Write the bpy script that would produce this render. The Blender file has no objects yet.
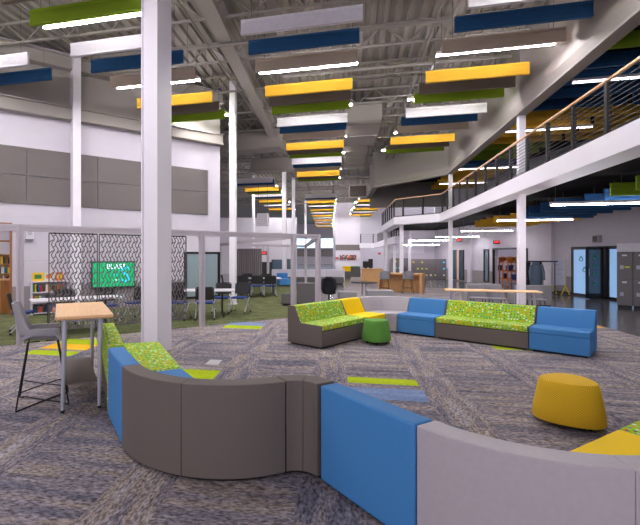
import bpy, bmesh, math, random
from mathutils import Vector, Matrix
random.seed(7)
SC = bpy.context.scene
COL = SC.collection
PI = math.pi
# ------------------------------------------------------------------ camera
F, PX, PY, H = 432.0, 255.0, 255.5, 1.7          # focal length and principal point in pixels, eye height in metres
cam_data = bpy.data.cameras.new('camera')
cam_data.sensor_fit = 'HORIZONTAL'
cam_data.sensor_width = 36.0
cam_data.lens = F / 640 * 36.0
cam_data.shift_x = (320 - PX) / 640
cam_data.shift_y = -(262.5 - PY) / 640
cam_data.clip_end = 300
cam = bpy.data.objects.new('camera', cam_data)
COL.objects.link(cam)
cam.location = (0, 0, H)
cam.rotation_euler = (PI / 2, 0, 0)
SC.camera = cam
# ------------------------------------------------------------------ world and exposure
world = bpy.data.worlds.new('ambient_fill')  # even fill light, let in by leaving the hall open behind the camera
SC.world = world
world.use_nodes = True
bg = world.node_tree.nodes['Background']
bg.inputs[0].default_value = (0.92, 0.88, 0.97, 1)
bg.inputs[1].default_value = 0.85
SC.view_settings.view_transform = 'Standard'
SC.view_settings.look = 'None'
SC.view_settings.gamma = 1
SC.view_settings.use_curve_mapping = False
SC.view_settings.exposure = 0.68
LAMP = 96.0

# ------------------------------------------------------------------ helpers
def P(x, y, z=0.0):
    d = F * (H - z) / (y - PY)
    return ((x - PX) / F * d, d)
def XQ(x, d): return (x - PX) / F * d
def ZQ(y, d): return H + (PY - y) * d / F
TH = math.radians(12.6)                            # the building's long axis against the view axis
def B(u, v): return (u * math.sin(TH) + v * math.cos(TH), u * math.cos(TH) - v * math.sin(TH))

def lin(c):
    c /= 255.0
    return c / 12.92 if c <= 0.04045 else ((c + 0.055) / 1.055) ** 2.4
def rgb(r, g, b): return (lin(r), lin(g), lin(b), 1)

MATS = {}
def mat(name, col=None, rough=0.6, metal=0.0, noise=0.0, scale=40.0, bump=0.0, bscale=200.0, spec=0.5, emit=0.0, alpha=None, trans=0.0):
    if name in MATS: return MATS[name]
    m = bpy.data.materials.new(name)
    m.use_nodes = True
    nt = m.node_tree
    b = nt.nodes['Principled BSDF']
    b.inputs['Roughness'].default_value = rough
    b.inputs['Metallic'].default_value = metal
    b.inputs['Specular IOR Level'].default_value = spec
    b.inputs['Base Color'].default_value = col
    if trans: b.inputs['Transmission Weight'].default_value = trans
    if alpha is not None: b.inputs['Alpha'].default_value = alpha
    if emit:
        b.inputs['Emission Color'].default_value = col
        b.inputs['Emission Strength'].default_value = emit
    if noise or bump:
        tc = nt.nodes.new('ShaderNodeTexCoord')
    if noise:
        n = nt.nodes.new('ShaderNodeTexNoise'); n.inputs['Scale'].default_value = scale; n.inputs['Detail'].default_value = 4
        nt.links.new(tc.outputs['Object'], n.inputs['Vector'])
        mr = nt.nodes.new('ShaderNodeMapRange')
        mr.inputs['From Min'].default_value = 0.3; mr.inputs['From Max'].default_value = 0.7
        mr.inputs['To Min'].default_value = 1 - noise; mr.inputs['To Max'].default_value = 1 + noise
        nt.links.new(n.outputs['Fac'], mr.inputs['Value'])
        mx = nt.nodes.new('ShaderNodeMix'); mx.data_type = 'RGBA'; mx.blend_type = 'MULTIPLY'
        mx.inputs['Factor'].default_value = 1
        mx.inputs['A'].default_value = col
        nt.links.new(mr.outputs['Result'], mx.inputs['B'])
        nt.links.new(mx.outputs['Result'], b.inputs['Base Color'])
    if bump:
        n2 = nt.nodes.new('ShaderNodeTexNoise'); n2.inputs['Scale'].default_value = bscale
        nt.links.new(tc.outputs['Object'], n2.inputs['Vector'])
        bp = nt.nodes.new('ShaderNodeBump'); bp.inputs['Strength'].default_value = bump; bp.inputs['Distance'].default_value = 0.01
        nt.links.new(n2.outputs['Fac'], bp.inputs['Height'])
        nt.links.new(bp.outputs['Normal'], b.inputs['Normal'])
    MATS[name] = m
    return m

def ramp(nt, stops, const=False):
    r = nt.nodes.new('ShaderNodeValToRGB')
    if const: r.color_ramp.interpolation = 'CONSTANT'
    els = r.color_ramp.elements
    while len(els) < len(stops): els.new(0.5)
    for e, (p, c) in zip(els, stops):
        e.position = p; e.color = c
    return r

def dotted_fabric():
    m = mat('dotted_lime_fabric', rgb(150, 190, 25), 0.85)
    nt = m.node_tree; b = nt.nodes['Principled BSDF']
    uv = nt.nodes.new('ShaderNodeUVMap')
    vo = nt.nodes.new('ShaderNodeTexVoronoi'); vo.voronoi_dimensions = '2D'; vo.inputs['Scale'].default_value = 19
    vo.inputs['Randomness'].default_value = 0.45
    nt.links.new(uv.outputs['UV'], vo.inputs['Vector'])
    sep = nt.nodes.new('ShaderNodeSeparateColor'); nt.links.new(vo.outputs['Color'], sep.inputs['Color'])
    cr = ramp(nt, [(0, rgb(250, 120, 40)), (0.27, rgb(235, 240, 235)), (0.5, rgb(40, 140, 150)), (0.68, rgb(90, 120, 60)), (0.84, rgb(24, 116, 120))], True)
    nt.links.new(sep.outputs['Red'], cr.inputs['Fac'])
    lt = nt.nodes.new('ShaderNodeMath'); lt.operation = 'LESS_THAN'; lt.inputs[1].default_value = 0.25
    nt.links.new(vo.outputs['Distance'], lt.inputs[0])
    n = nt.nodes.new('ShaderNodeTexNoise'); n.inputs['Scale'].default_value = 26; nt.links.new(uv.outputs['UV'], n.inputs['Vector'])
    gr = ramp(nt, [(0.35, rgb(140, 188, 34)), (0.65, rgb(178, 212, 34))])
    nt.links.new(n.outputs['Fac'], gr.inputs['Fac'])
    mx = nt.nodes.new('ShaderNodeMix'); mx.data_type = 'RGBA'
    nt.links.new(lt.outputs[0], mx.inputs['Factor']); nt.links.new(gr.outputs['Color'], mx.inputs['A']); nt.links.new(cr.outputs['Color'], mx.inputs['B'])
    nt.links.new(mx.outputs['Result'], b.inputs['Base Color'])
    return m

def knit_fabric(name, ca, cb, scale):
    m = mat(name, ca, 0.85)
    nt = m.node_tree; b = nt.nodes['Principled BSDF']
    uv = nt.nodes.new('ShaderNodeUVMap')
    mp = nt.nodes.new('ShaderNodeMapping'); mp.inputs['Rotation'].default_value = (0, 0, PI / 4); mp.inputs['Scale'].default_value = (scale, scale, scale)
    nt.links.new(uv.outputs['UV'], mp.inputs['Vector'])
    vo = nt.nodes.new('ShaderNodeTexVoronoi'); vo.voronoi_dimensions = '2D'; vo.inputs['Scale'].default_value = 1; vo.inputs['Randomness'].default_value = 0.0
    nt.links.new(mp.outputs['Vector'], vo.inputs['Vector'])
    cr = ramp(nt, [(0.25, ca), (0.55, cb)])
    nt.links.new(vo.outputs['Distance'], cr.inputs['Fac'])
    nt.links.new(cr.outputs['Color'], b.inputs['Base Color'])
    return m

def carpet_material(name, bands, streak=(0.9, 6.5), speck=0.5):
    """cut-pile carpet tile: broad bands along the tile's own length, speckled yarn, its own shade per tile"""
    m = mat(name, bands[0][1], 0.95, spec=0.1)
    nt = m.node_tree; b = nt.nodes['Principled BSDF']
    def math_(op, x, y, z=None):
        n = nt.nodes.new('ShaderNodeMath'); n.operation = op
        for i, q in enumerate((x, y, z)):
            if q is None: continue
            if isinstance(q, (int, float)): n.inputs[i].default_value = q
            else: nt.links.new(q, n.inputs[i])
        return n.outputs[0]
    tc = nt.nodes.new('ShaderNodeTexCoord'); oi = nt.nodes.new('ShaderNodeObjectInfo')
    cmb = nt.nodes.new('ShaderNodeCombineXYZ')
    for k in range(3): nt.links.new(oi.outputs['Random'], cmb.inputs[k])
    off = nt.nodes.new('ShaderNodeVectorMath'); off.operation = 'SCALE'; off.inputs['Scale'].default_value = 73.0
    nt.links.new(cmb.outputs[0], off.inputs[0])
    add = nt.nodes.new('ShaderNodeVectorMath'); nt.links.new(tc.outputs['Object'], add.inputs[0]); nt.links.new(off.outputs[0], add.inputs[1])
    def noise(sx, sy, detail, rough=0.5):
        mp = nt.nodes.new('ShaderNodeMapping'); mp.inputs['Scale'].default_value = (sx, sy, 1)
        nt.links.new(add.outputs[0], mp.inputs['Vector'])
        n = nt.nodes.new('ShaderNodeTexNoise'); n.inputs['Scale'].default_value = 1; n.inputs['Detail'].default_value = detail; n.inputs['Roughness'].default_value = rough
        nt.links.new(mp.outputs['Vector'], n.inputs['Vector'])
        return n.outputs['Fac']
    n1 = noise(streak[0], streak[1], 2.0); n2 = noise(22, 50, 2.0, 0.6); n3 = noise(9, 30, 2.0)
    shade = math_('MULTIPLY_ADD', oi.outputs['Random'], 0.14, math_('SUBTRACT', n1, 0.07))
    cr = ramp(nt, bands)
    nt.links.new(shade, cr.inputs['Fac'])
    sp = math_('ADD', math_('MULTIPLY', math_('SUBTRACT', n2, 0.5), 7.0 * speck), math_('MULTIPLY', math_('SUBTRACT', n3, 0.5), 1.6 * speck))
    k = math_('MINIMUM', math_('MAXIMUM', math_('ADD', sp, 1.0), 0.38), 2.1)
    mx = nt.nodes.new('ShaderNodeVectorMath'); mx.operation = 'SCALE'
    nt.links.new(cr.outputs['Color'], mx.inputs[0]); nt.links.new(k, mx.inputs['Scale'])
    nt.links.new(mx.outputs[0], b.inputs['Base Color'])
    bp = nt.nodes.new('ShaderNodeBump'); bp.inputs['Strength'].default_value = 0.4; bp.inputs['Distance'].default_value = 0.006
    nt.links.new(n2, bp.inputs['Height']); nt.links.new(bp.outputs['Normal'], b.inputs['Normal'])
    return m

def wood_material(name, ca, cb, axis=(1, 14, 14), rough=0.45):
    m = mat(name, ca, rough)
    nt = m.node_tree; b = nt.nodes['Principled BSDF']
    tc = nt.nodes.new('ShaderNodeTexCoord')
    mp = nt.nodes.new('ShaderNodeMapping'); mp.inputs['Scale'].default_value = axis
    nt.links.new(tc.outputs['Object'], mp.inputs['Vector'])
    n = nt.nodes.new('ShaderNodeTexNoise'); n.inputs['Scale'].default_value = 3; n.inputs['Detail'].default_value = 5
    nt.links.new(mp.outputs['Vector'], n.inputs['Vector'])
    cr = ramp(nt, [(0.35, ca), (0.65, cb)])
    nt.links.new(n.outputs['Fac'], cr.inputs['Fac']); nt.links.new(cr.outputs['Color'], b.inputs['Base Color'])
    return m

class MB:
    def __init__(s): s.v = []; s.f = []; s.uv = []; s.has_uv = False
    def add(s, vs, fs, uvs=None):
        o = len(s.v); s.v += [tuple(p) for p in vs]
        for i, f in enumerate(fs):
            s.f.append([o + k for k in f])
            if uvs: s.has_uv = True; s.uv.append(uvs[i])
            else: s.uv.append([(0, 0)] * len(f))
        return s
    def box(s, c, size, rz=0.0, ry=0.0):
        x, y, z = size[0] / 2, size[1] / 2, size[2] / 2
        M = Matrix.Rotation(rz, 3, 'Z') @ Matrix.Rotation(ry, 3, 'Y')
        vs = [M @ Vector((a * x, b * y, e * z)) + Vector(c) for e in (-1, 1) for b in (-1, 1) for a in (-1, 1)]
        return s.add(vs, [(0, 2, 3, 1), (4, 5, 7, 6), (0, 1, 5, 4), (2, 6, 7, 3), (0, 4, 6, 2), (1, 3, 7, 5)])
    def bz(s, x0, x1, y0, y1, z0, z1):
        return s.box(((x0 + x1) / 2, (y0 + y1) / 2, (z0 + z1) / 2), (x1 - x0, y1 - y0, z1 - z0))
    def bar(s, p0, p1, w, h):
        """box between two points; w sideways, h upwards"""
        a, b = Vector(p0), Vector(p1); d = (b - a); L = d.length; d.normalize()
        up = Vector((0, 0, 1)) if abs(d.z) < 0.95 else Vector((1, 0, 0))
        sd = d.cross(up).normalized(); u2 = sd.cross(d).normalized()
        vs = [q + sd * i * w / 2 + u2 * j * h / 2 for q in (a, b) for (i, j) in ((-1, -1), (1, -1), (1, 1), (-1, 1))]
        return s.add(vs, [(3, 2, 1, 0), (4, 5, 6, 7), (0, 1, 5, 4), (1, 2, 6, 5), (2, 3, 7, 6), (3, 0, 4, 7)])
    def tube(s, p0, p1, r, n=8, r2=None):
        a, b = Vector(p0), Vector(p1); d = (b - a).normalized()
        up = Vector((0, 0, 1)) if abs(d.z) < 0.95 else Vector((1, 0, 0))
        e1 = d.cross(up).normalized(); e2 = d.cross(e1)
        r2 = r if r2 is None else r2
        vs = [q + (e1 * math.cos(2 * PI * k / n) + e2 * math.sin(2 * PI * k / n)) * rr for q, rr in ((a, r), (b, r2)) for k in range(n)]
        fs = [(k, (k + 1) % n, n + (k + 1) % n, n + k) for k in range(n)] + [tuple(range(n))[::-1], tuple(range(n, 2 * n))]
        return s.add(vs, fs)
    def path(s, pts, r, n=6):
        pts = [Vector(p) for p in pts]; rings = []
        e1 = None
        for i, p in enumerate(pts):
            d = (pts[min(i + 1, len(pts) - 1)] - pts[max(i - 1, 0)]).normalized()
            if e1 is None:
                up = Vector((0, 0, 1)) if abs(d.z) < 0.9 else Vector((1, 0, 0))
                e1 = d.cross(up).normalized()
            else: e1 = (e1 - d * e1.dot(d)).normalized()
            e2 = d.cross(e1)
            rings.append([p + (e1 * math.cos(2 * PI * k / n) + e2 * math.sin(2 * PI * k / n)) * r for k in range(n)])
        vs = [q for g in rings for q in g]; fs = []
        for i in range(len(pts) - 1):
            fs += [(i * n + k, i * n + (k + 1) % n, (i + 1) * n + (k + 1) % n, (i + 1) * n + k) for k in range(n)]
        fs += [tuple(range(n))[::-1], tuple(range((len(pts) - 1) * n, len(pts) * n))]
        return s.add(vs, fs)
    def prism(s, poly, z0, z1):
        n = len(poly)
        ar = sum(poly[i][0] * poly[(i + 1) % n][1] - poly[(i + 1) % n][0] * poly[i][1] for i in range(n))
        if ar < 0: poly = poly[::-1]
        vs = [(p[0], p[1], z0) for p in poly] + [(p[0], p[1], z1) for p in poly]
        fs = [tuple(range(n))[::-1], tuple(range(n, 2 * n))] + [(k, (k + 1) % n, n + (k + 1) % n, n + k) for k in range(n)]
        return s.add(vs, fs)
    def sweep(s, prof, stations, ulen=None, closed=True):
        """prof: (q, z) loop; stations: ((x, y), (nx, ny)) with the q axis along n"""
        n = len(prof); vs = []
        for (o, nn) in stations:
            vs += [(o[0] + nn[0] * q, o[1] + nn[1] * q, z) for q, z in prof]
        arc = [0]
        for k in range(n): arc.append(arc[-1] + math.dist(prof[k], prof[(k + 1) % n]))
        us = [0]
        for i in range(len(stations) - 1): us.append(us[-1] + math.dist(vs[i * n], vs[(i + 1) * n]))
        if ulen: us = [u * ulen / us[-1] for u in us]
        fs = []; uv = []
        for i in range(len(stations) - 1):
            for k in range(n if closed else n - 1):
                k2 = (k + 1) % n
                fs.append((i * n + k, i * n + k2, (i + 1) * n + k2, (i + 1) * n + k))
                uv.append([(us[i], arc[k]), (us[i], arc[k + 1]), (us[i + 1], arc[k + 1]), (us[i + 1], arc[k])])
        if closed:
            fs.append(tuple(range(n))[::-1]); uv.append([(prof[k][0], prof[k][1]) for k in range(n)][::-1])
            L = (len(stations) - 1) * n
            fs.append(tuple(range(L, L + n))); uv.append([(prof[k][0], prof[k][1]) for k in range(n)])
        return s.add(vs, fs, uv)
    def lathe(s, prof, n=16, c=(0, 0), shape=None):
        vs = []; m = len(prof); uv = []
        for r, z in prof:
            for k in range(n):
                a = 2 * PI * k / n; rr = r * (shape(a) if shape else 1)
                vs.append((c[0] + rr * math.cos(a), c[1] + rr * math.sin(a), z))
        fs = []
        acc = [0]
        for j in range(m - 1): acc.append(acc[-1] + math.dist(prof[j], prof[j + 1]))
        for j in range(m - 1):
            for k in range(n):
                fs.append((j * n + k, j * n + (k + 1) % n, (j + 1) * n + (k + 1) % n, (j + 1) * n + k))
                uv.append([(k / n * 1.8, acc[j]), ((k + 1) / n * 1.8, acc[j]), ((k + 1) / n * 1.8, acc[j + 1]), (k / n * 1.8, acc[j + 1])])
        fs.append(tuple(range(n))[::-1]); uv.append([(vs[k][0], vs[k][1]) for k in range(n)][::-1])
        L = (m - 1) * n
        fs.append(tuple(range(L, L + n))); uv.append([(vs[k][0], vs[k][1]) for k in range(L, L + n)])
        return s.add(vs, fs, uv)
    def mesh(s, name, m):
        me = bpy.data.meshes.new(name); me.from_pydata(s.v, [], s.f)
        if s.has_uv:
            ul = me.uv_layers.new(name='UVMap')
            flat = [c for f in s.uv for p in f for c in p]
            ul.data.foreach_set('uv', flat)
        bm = bmesh.new(); bm.from_mesh(me); bmesh.ops.recalc_face_normals(bm, faces=bm.faces); bm.to_mesh(me); bm.free()
        if m: me.materials.append(m)
        return me
    def build(s, name, m, parent=None, loc=(0, 0, 0), rz=0.0, bevel=0.0, seg=2, smooth=False):
        o = bpy.data.objects.new(name, s.mesh(name, m)); COL.objects.link(o)
        o.parent = parent; o.location = loc; o.rotation_euler = (0, 0, rz)
        if smooth or bevel:
            for p in o.data.polygons: p.use_smooth = True
            o.data.set_sharp_from_angle(angle=math.radians(35))
        if bevel:
            md = o.modifiers.new('bevel', 'BEVEL'); md.width = bevel; md.segments = seg; md.limit_method = 'ANGLE'; md.angle_limit = math.radians(40)
            md.harden_normals = False
            for p in o.data.polygons: p.use_smooth = True
        return o

def link_mesh(name, me, parent=None, loc=(0, 0, 0), rz=0.0):
    o = bpy.data.objects.new(name, me); COL.objects.link(o); o.parent = parent; o.location = loc; o.rotation_euler = (0, 0, rz)
    return o
def tag(o, label, cat, group=None):
    o['label'] = label; o['category'] = cat
    if group: o['group'] = group
    return o
def thing(name, label, cat, loc=(0, 0, 0), rz=0.0, group=None):
    o = bpy.data.objects.new(name, None); COL.objects.link(o); o.location = loc; o.rotation_euler = (0, 0, rz)
    o.empty_display_size = 0.2
    return tag(o, label, cat, group)
def struct(o):
    o['kind'] = 'structure'
    return o
def copy_tree(o, parent=None):
    c = o.copy(); COL.objects.link(c); c.parent = parent
    for ch in list(o.children): copy_tree(ch, c)
    return c
def text_mesh(body, size, m, name, parent=None, loc=(0, 0, 0), rot=(PI / 2, 0, 0), extrude=0.002, align='CENTER'):
    cu = bpy.data.curves.new('lettering', 'FONT'); cu.body = body; cu.size = size; cu.extrude = extrude; cu.align_x = align; cu.align_y = 'CENTER'
    t = bpy.data.objects.new('lettering', cu); COL.objects.link(t)
    dg = bpy.context.evaluated_depsgraph_get()
    me = bpy.data.meshes.new_from_object(t.evaluated_get(dg)); bpy.data.objects.remove(t)
    me.materials.clear(); me.materials.append(m)
    o = bpy.data.objects.new(name, me); COL.objects.link(o); o.parent = parent; o.location = loc; o.rotation_euler = rot
    return o

# ------------------------------------------------------------------ materials
WHITE = mat('white_paint', rgb(222, 216, 228), 0.55)
WALLW = mat('wall_paint', rgb(206, 200, 211), 0.7, noise=0.02, scale=3)
STEELW = mat('column_paint', rgb(240, 235, 244), 0.45)
FRAME = mat('frame_aluminium', rgb(196, 188, 196), 0.45, 0.15)
TAUPEW = mat('wall_taupe', rgb(150, 141, 143), 0.75)
PANELG = mat('acoustic_panel_grey', rgb(112, 105, 104), 0.95, noise=0.05, scale=90)
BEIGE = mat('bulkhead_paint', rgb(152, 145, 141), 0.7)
DECK = mat('steel_deck_paint', rgb(138, 131, 126), 0.6)
JOIST = mat('steel_joist_paint', rgb(132, 126, 122), 0.55)
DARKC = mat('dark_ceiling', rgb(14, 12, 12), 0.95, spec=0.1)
BLACK = mat('black_metal', rgb(24, 23, 25), 0.4)
BLKPL = mat('black_plastic', rgb(20, 20, 22), 0.5)
DKRAIL = mat('dark_bronze_metal', rgb(32, 30, 31), 0.6)
CABLE = mat('steel_cable', rgb(84, 80, 80), 0.6)
OAK = wood_material('maple_wood', rgb(240, 190, 138), rgb(248, 206, 156), (1.2, 18, 18))
OAKC = wood_material('oak_veneer', rgb(186, 138, 86), rgb(208, 162, 108), (9, 9, 1))
HANDRAIL = mat('handrail_wood', rgb(232, 186, 146), 0.4)
BLUEF = mat('blue_fabric', rgb(62, 130, 192), 0.7, noise=0.04, scale=60, bump=0.08, bscale=500)
TAUPEF = mat('taupe_fabric', rgb(104, 94, 89), 0.7, noise=0.04, scale=60, bump=0.08, bscale=500)
GREYF = mat('light_grey_vinyl', rgb(178, 170, 176), 0.5, noise=0.03, scale=30)
YELF = mat('yellow_vinyl', rgb(255, 214, 0), 0.65, spec=0.2)
DGREYF = mat('charcoal_fabric', rgb(98, 94, 96), 0.8)
MIDGREY = mat('mid_grey_fabric', rgb(140, 138, 142), 0.8)
PLASTG = mat('grey_plastic', rgb(158, 154, 160), 0.4)
LEGP = mat('silver_leg', rgb(178, 176, 190), 0.4, 0.2)
STEELD = mat('dark_wire', rgb(32, 30, 32), 0.35, 0.5)
NAVY = mat('navy_fabric', rgb(30, 58, 128), 0.8)
MESHB = mat('black_mesh_fabric', rgb(42, 42, 44), 0.8)
TABLEW = mat('white_laminate', rgb(214, 210, 216), 0.35)
DOT = dotted_fabric()
KNITY = knit_fabric('yellow_knit', rgb(250, 204, 44), rgb(206, 154, 14), 62)
KNITG = knit_fabric('green_knit', rgb(104, 164, 66), rgb(80, 136, 46), 62)
GLASSB = mat('frosted_glass_board', rgb(148, 164, 172), 0.12)
GLASSD = mat('dark_glass', rgb(70, 92, 108), 0.08, spec=0.8)
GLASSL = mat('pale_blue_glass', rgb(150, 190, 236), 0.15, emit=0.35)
SCREENG = mat('screen_green', rgb(0, 156, 98), 0.3, emit=0.7)
SCREENW = mat('screen_white', rgb(220, 240, 250), 0.3, emit=0.9)
SCREENC = mat('screen_cyan', rgb(40, 180, 220), 0.3, emit=0.8)
LAMPM = mat('lamp_diffuser', (1.0, 0.97, 1.0, 1), 0.5, emit=LAMP)
LAMPDIM = mat('lamp_diffuser_under_balcony', (1.0, 0.97, 1.0, 1), 0.5, emit=LAMP * 0.42)
LAMPFILL = mat('ceiling_fill_glow', (1.0, 0.97, 1.0, 1), 0.5, emit=LAMP * 0.055)  # glow added on top of the strips to brighten deck and baffles
LAMPUP = mat('lamp_diffuser_above_balcony', (1.0, 0.97, 1.0, 1), 0.5, emit=LAMP * 0.05)
SIGNR = mat('exit_sign_red', rgb(255, 50, 50), 0.4, emit=2.0)
WINDOWE = mat('daylight_window', rgb(190, 225, 250), 0.3, emit=1.6)
BAFM = {
    'white': mat('white_felt', rgb(196, 190, 200), 0.9, noise=0.05, scale=14),
    'blue': mat('navy_felt', rgb(22, 72, 118), 0.9, noise=0.06, scale=30),
    'taupe': mat('taupe_felt', rgb(182, 164, 150), 0.9, noise=0.05, scale=30),
    'yellow': mat('yellow_felt', rgb(238, 184, 52), 0.9, noise=0.04, scale=30),
    'brown': mat('dark_taupe_felt', rgb(104, 93, 84), 0.9, noise=0.05, scale=30),
    'green': mat('green_felt', rgb(124, 152, 20), 0.9, noise=0.05, scale=30),
}
CARPET = carpet_material('grey_streaked_carpet', [(0.30, rgb(106, 104, 116)), (0.42, rgb(126, 119, 127)), (0.52, rgb(140, 131, 137)), (0.60, rgb(152, 139, 130)), (0.70, rgb(160, 151, 156))], speck=0.5)
LIME = carpet_material('lime_carpet', [(0.3, rgb(166, 186, 24)), (0.7, rgb(186, 206, 36))], speck=0.12)
CARB = carpet_material('blue_carpet', [(0.3, rgb(116, 136, 178)), (0.7, rgb(146, 164, 204))], speck=0.2)
CARY = carpet_material('yellow_carpet', [(0.3, rgb(236, 176, 36)), (0.7, rgb(248, 196, 56))], speck=0.1)
GREENC = carpet_material('olive_carpet', [(0.3, rgb(84, 90, 58)), (0.7, rgb(112, 116, 80))], (3, 3), 0.5)
CONC = mat('polished_concrete', rgb(96, 92, 94), 0.16, noise=0.2, scale=1.4, spec=0.6)

# ------------------------------------------------------------------ floor
fl = struct(MB().prism([(-30, -3), (40, -3), (40, 95), (-30, 95)], -0.2, -0.006).build('floor', CONC))
def line_pt(base, d, t): return (base[0] + d[0] * t, base[1] + d[1] * t)
# frame line of the glazed partition (posts 1 and 2 give it) and left wall line
FR0 = P(20, 343.8); FR1 = P(202, 326)
fd = Vector((FR1[0] - FR0[0], FR1[1] - FR0[1])).normalized(); FRD = (fd.x, fd.y); FRN = (-fd.y, fd.x)
W0 = (-7.0, 12.1); WD = (0.826, 0.564); WN = (0.564, -0.826)     # WN points into the room
def wall_t(x):
    k = (x - PX) / F
    return (k * W0[1] - W0[0]) / (WD[0] - k * WD[1])
def wall_pt(t, off=0.0): return (W0[0] + WD[0] * t + WN[0] * off, W0[1] + WD[1] * t + WN[1] * off)
WRZ = math.atan2(WD[1], WD[0])

# carpet laid in columns of cross tiles and long tiles, real tiles near, plain field of the same carpet beyond
TC = math.radians(10)
def Cc(u, v): return (u * math.sin(TC) + v * math.cos(TC), u * math.cos(TC) - v * math.sin(TC))
GB0 = line_pt(FR0, FRD, -9); GB1 = line_pt(FR0, FRD, 8.2)
field = MB().prism([GB0, line_pt(FR0, FRD, 8.2), B(60, 0.5), B(60, 1.8), B(24, 1.8), B(24, 5.9), B(-3, 5.9), B(-3, -10)], -0.006, -0.004).build('carpet_field', CARPET, fl)
field['kind'] = 'stuff'
green_pts = [GB0, GB1, B(26, -1.2), B(26, -12), (-13, 9)]
gc = MB().prism([GB0, GB1, (1.9, 26.0), (-4, 26.0), (-13, 9)], -0.006, 0.0).build('green_carpet', GREENC, fl)
TL, TW = 0.914, 0.457
GAP = 0.002
def tile_mesh(l, w, m, name):
    return MB().box((0, 0, -0.002), (l - GAP, w - GAP, 0.004)).mesh(name, m)
tm_h = tile_mesh(TL, TW, CARPET, 'carpet_tile')
acc = {(0, 1): ('part', LIME, 0.38, 1.0), (0, 0): ('full', CARB), (-2, 10): ('full', LIME), (-2, 11): ('full', CARB),
       (-4, 3): ('part', LIME, 0.0, 0.72), (-4, 4): ('full', CARY), (-4, 5): ('part', LIME, 0.36, 1.0), (-2, 1): ('full', LIME), (2, 7): ('full', LIME)}
cands = []
def proj(X, Y): return (PX + F * X / Y, PY + F * H / Y)
def on_carpet(X, Y):
    s = (X - FR0[0]) * FRN[0] + (Y - FR0[1]) * FRN[1]
    v = X * math.cos(TH) - Y * math.sin(TH)
    return s < -0.05 and v < 5.6
for k in range(-8, 7):
    v0 = 0.22 + 1.371 * k
    for j in range(-9, 30):
        cands.append((k, j, 'h', 5.283 + TW * (j + 0.5), v0 + TL / 2))
    for j in range(-6, 14):
        cands.append((k, j, 'v', 5.283 + 0.22 + TL * (j + 0.5), v0 + TL + TW / 2))
sel = []
for c in cands:
    X, Y = Cc(c[3], c[4])
    if Y < 1.6: continue
    x, y = proj(X, Y)
    mx = 0.8 * F / Y
    if -mx < x < 640 + mx and y < 525 + mx * 0.6:
        corners = [Cc(c[3] + a * (0.23 if c[2] == 'h' else 0.46), c[4] + b * (0.46 if c[2] == 'h' else 0.23)) for a in (-1, 1) for b in (-1, 1)]
        if all(on_carpet(*p) for p in corners): sel.append((Y, c, X))
sel.sort(key=lambda s: s[0])
for Y, c, X in sel[:292]:
    key = (c[0], c[1]); rz = -TC
    if c[2] == 'v': rz = -TC + PI / 2 + (PI if random.random() < 0.5 else 0)
    elif random.random() < 0.5: rz += PI
    if c[2] == 'h' and key in acc:
        kind, m = acc[key][:2]
        if kind == 'full':
            link_mesh('carpet_tile', tile_mesh(TL, TW, m, 'carpet_tile'), fl, (X, Y, 0), -TC)
        else:
            for f0, f1, mm in ((acc[key][2], acc[key][3], m),) + ((((acc[key][3], 1.0, CARPET),) if acc[key][2] == 0 else ((0.0, acc[key][2], CARPET),))):
                q = Cc(c[3] + ((f0 + f1) / 2 - 0.5) * TW, c[4])
                link_mesh('carpet_tile', tile_mesh(TL, TW * (f1 - f0), mm, 'carpet_tile'), fl, (q[0], q[1], 0), -TC)
    else:
        link_mesh('carpet_tile', tm_h, fl, (X, Y, 0), rz)
# accent tiles that lie further off than the loop reaches
done = {(c[0], c[1]) for Y, c, X in sel[:292] if c[2] == 'h'}
for key, m in [(k_, a_[1]) for k_, a_ in acc.items()]:
    if key not in done:
        X, Y = Cc(5.283 + TW * (key[1] + 0.5), 0.22 + 1.371 * key[0] + TL / 2)
        link_mesh('carpet_tile', tile_mesh(TL, TW, m, 'carpet_tile'), fl, (X, Y, 0), -TC)
link_mesh('carpet_tile', tile_mesh(0.5, TW, CARY, 'carpet_tile'), fl, (8.02, 10.42, 0), -TC)
q = P(214, 362.3)
tag(MB().box((0, 0, 0.003), (0.2, 0.3, 0.006)).build('floor_outlet', mat('outlet_cover', rgb(190, 186, 190), 0.4, 0.4), None, (q[0], q[1], 0), -TC, bevel=0.002), 'flat grey metal floor outlet cover set in the streaked carpet', 'outlet')

# ------------------------------------------------------------------ main ceiling: fluted deck, joists, girder
DZ = 7.8
def deck_mesh(u0, u1, v0, v1, z, pitch=0.3, depth=0.09):
    mb = MB(); pts = []
    v = v0
    while v < v1 + 1e-6:
        pts += [(v, z), (v + pitch * 0.4, z), (v + pitch * 0.5, z + depth), (v + pitch * 0.9, z + depth)]
        v += pitch
    vs = []
    for u in (u0, u1):
        for (a, zz) in pts:
            X, Y = B(u, a); vs.append((X, Y, zz))
    n = len(pts)
    return mb.add(vs, [(k, k + 1, n + k + 1, n + k) for k in range(n - 1)])
ceil = struct(deck_mesh(-3, 86, -22, 4.7, DZ).build('ceiling', DECK))
for i, u in enumerate([5.2, 7.4, 9.6, 11.8, 14.0, 16.2, 18.6, 21, 24, 27, 31, 35, 40, 46]):
    mb = MB(); z0, z1 = 7.22, 7.74
    va, vb = -13.0, 4.25
    a, b = B(u, va), B(u, vb)
    mb.bar((a[0], a[1], z0), (b[0], b[1], z0), 0.07, 0.05)
    mb.bar((a[0], a[1], z1), (b[0], b[1], z1), 0.07, 0.06)
    v = va; up = True
    while v < vb - 0.6 and u < 30:
        p, q = B(u, v), B(u, v + 0.6)
        mb.bar((p[0], p[1], z0 if up else z1), (q[0], q[1], z1 if up else z0), 0.03, 0.03)
        up = not up; v += 0.6
    mb.build('roof_joist', JOIST, ceil)
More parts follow.
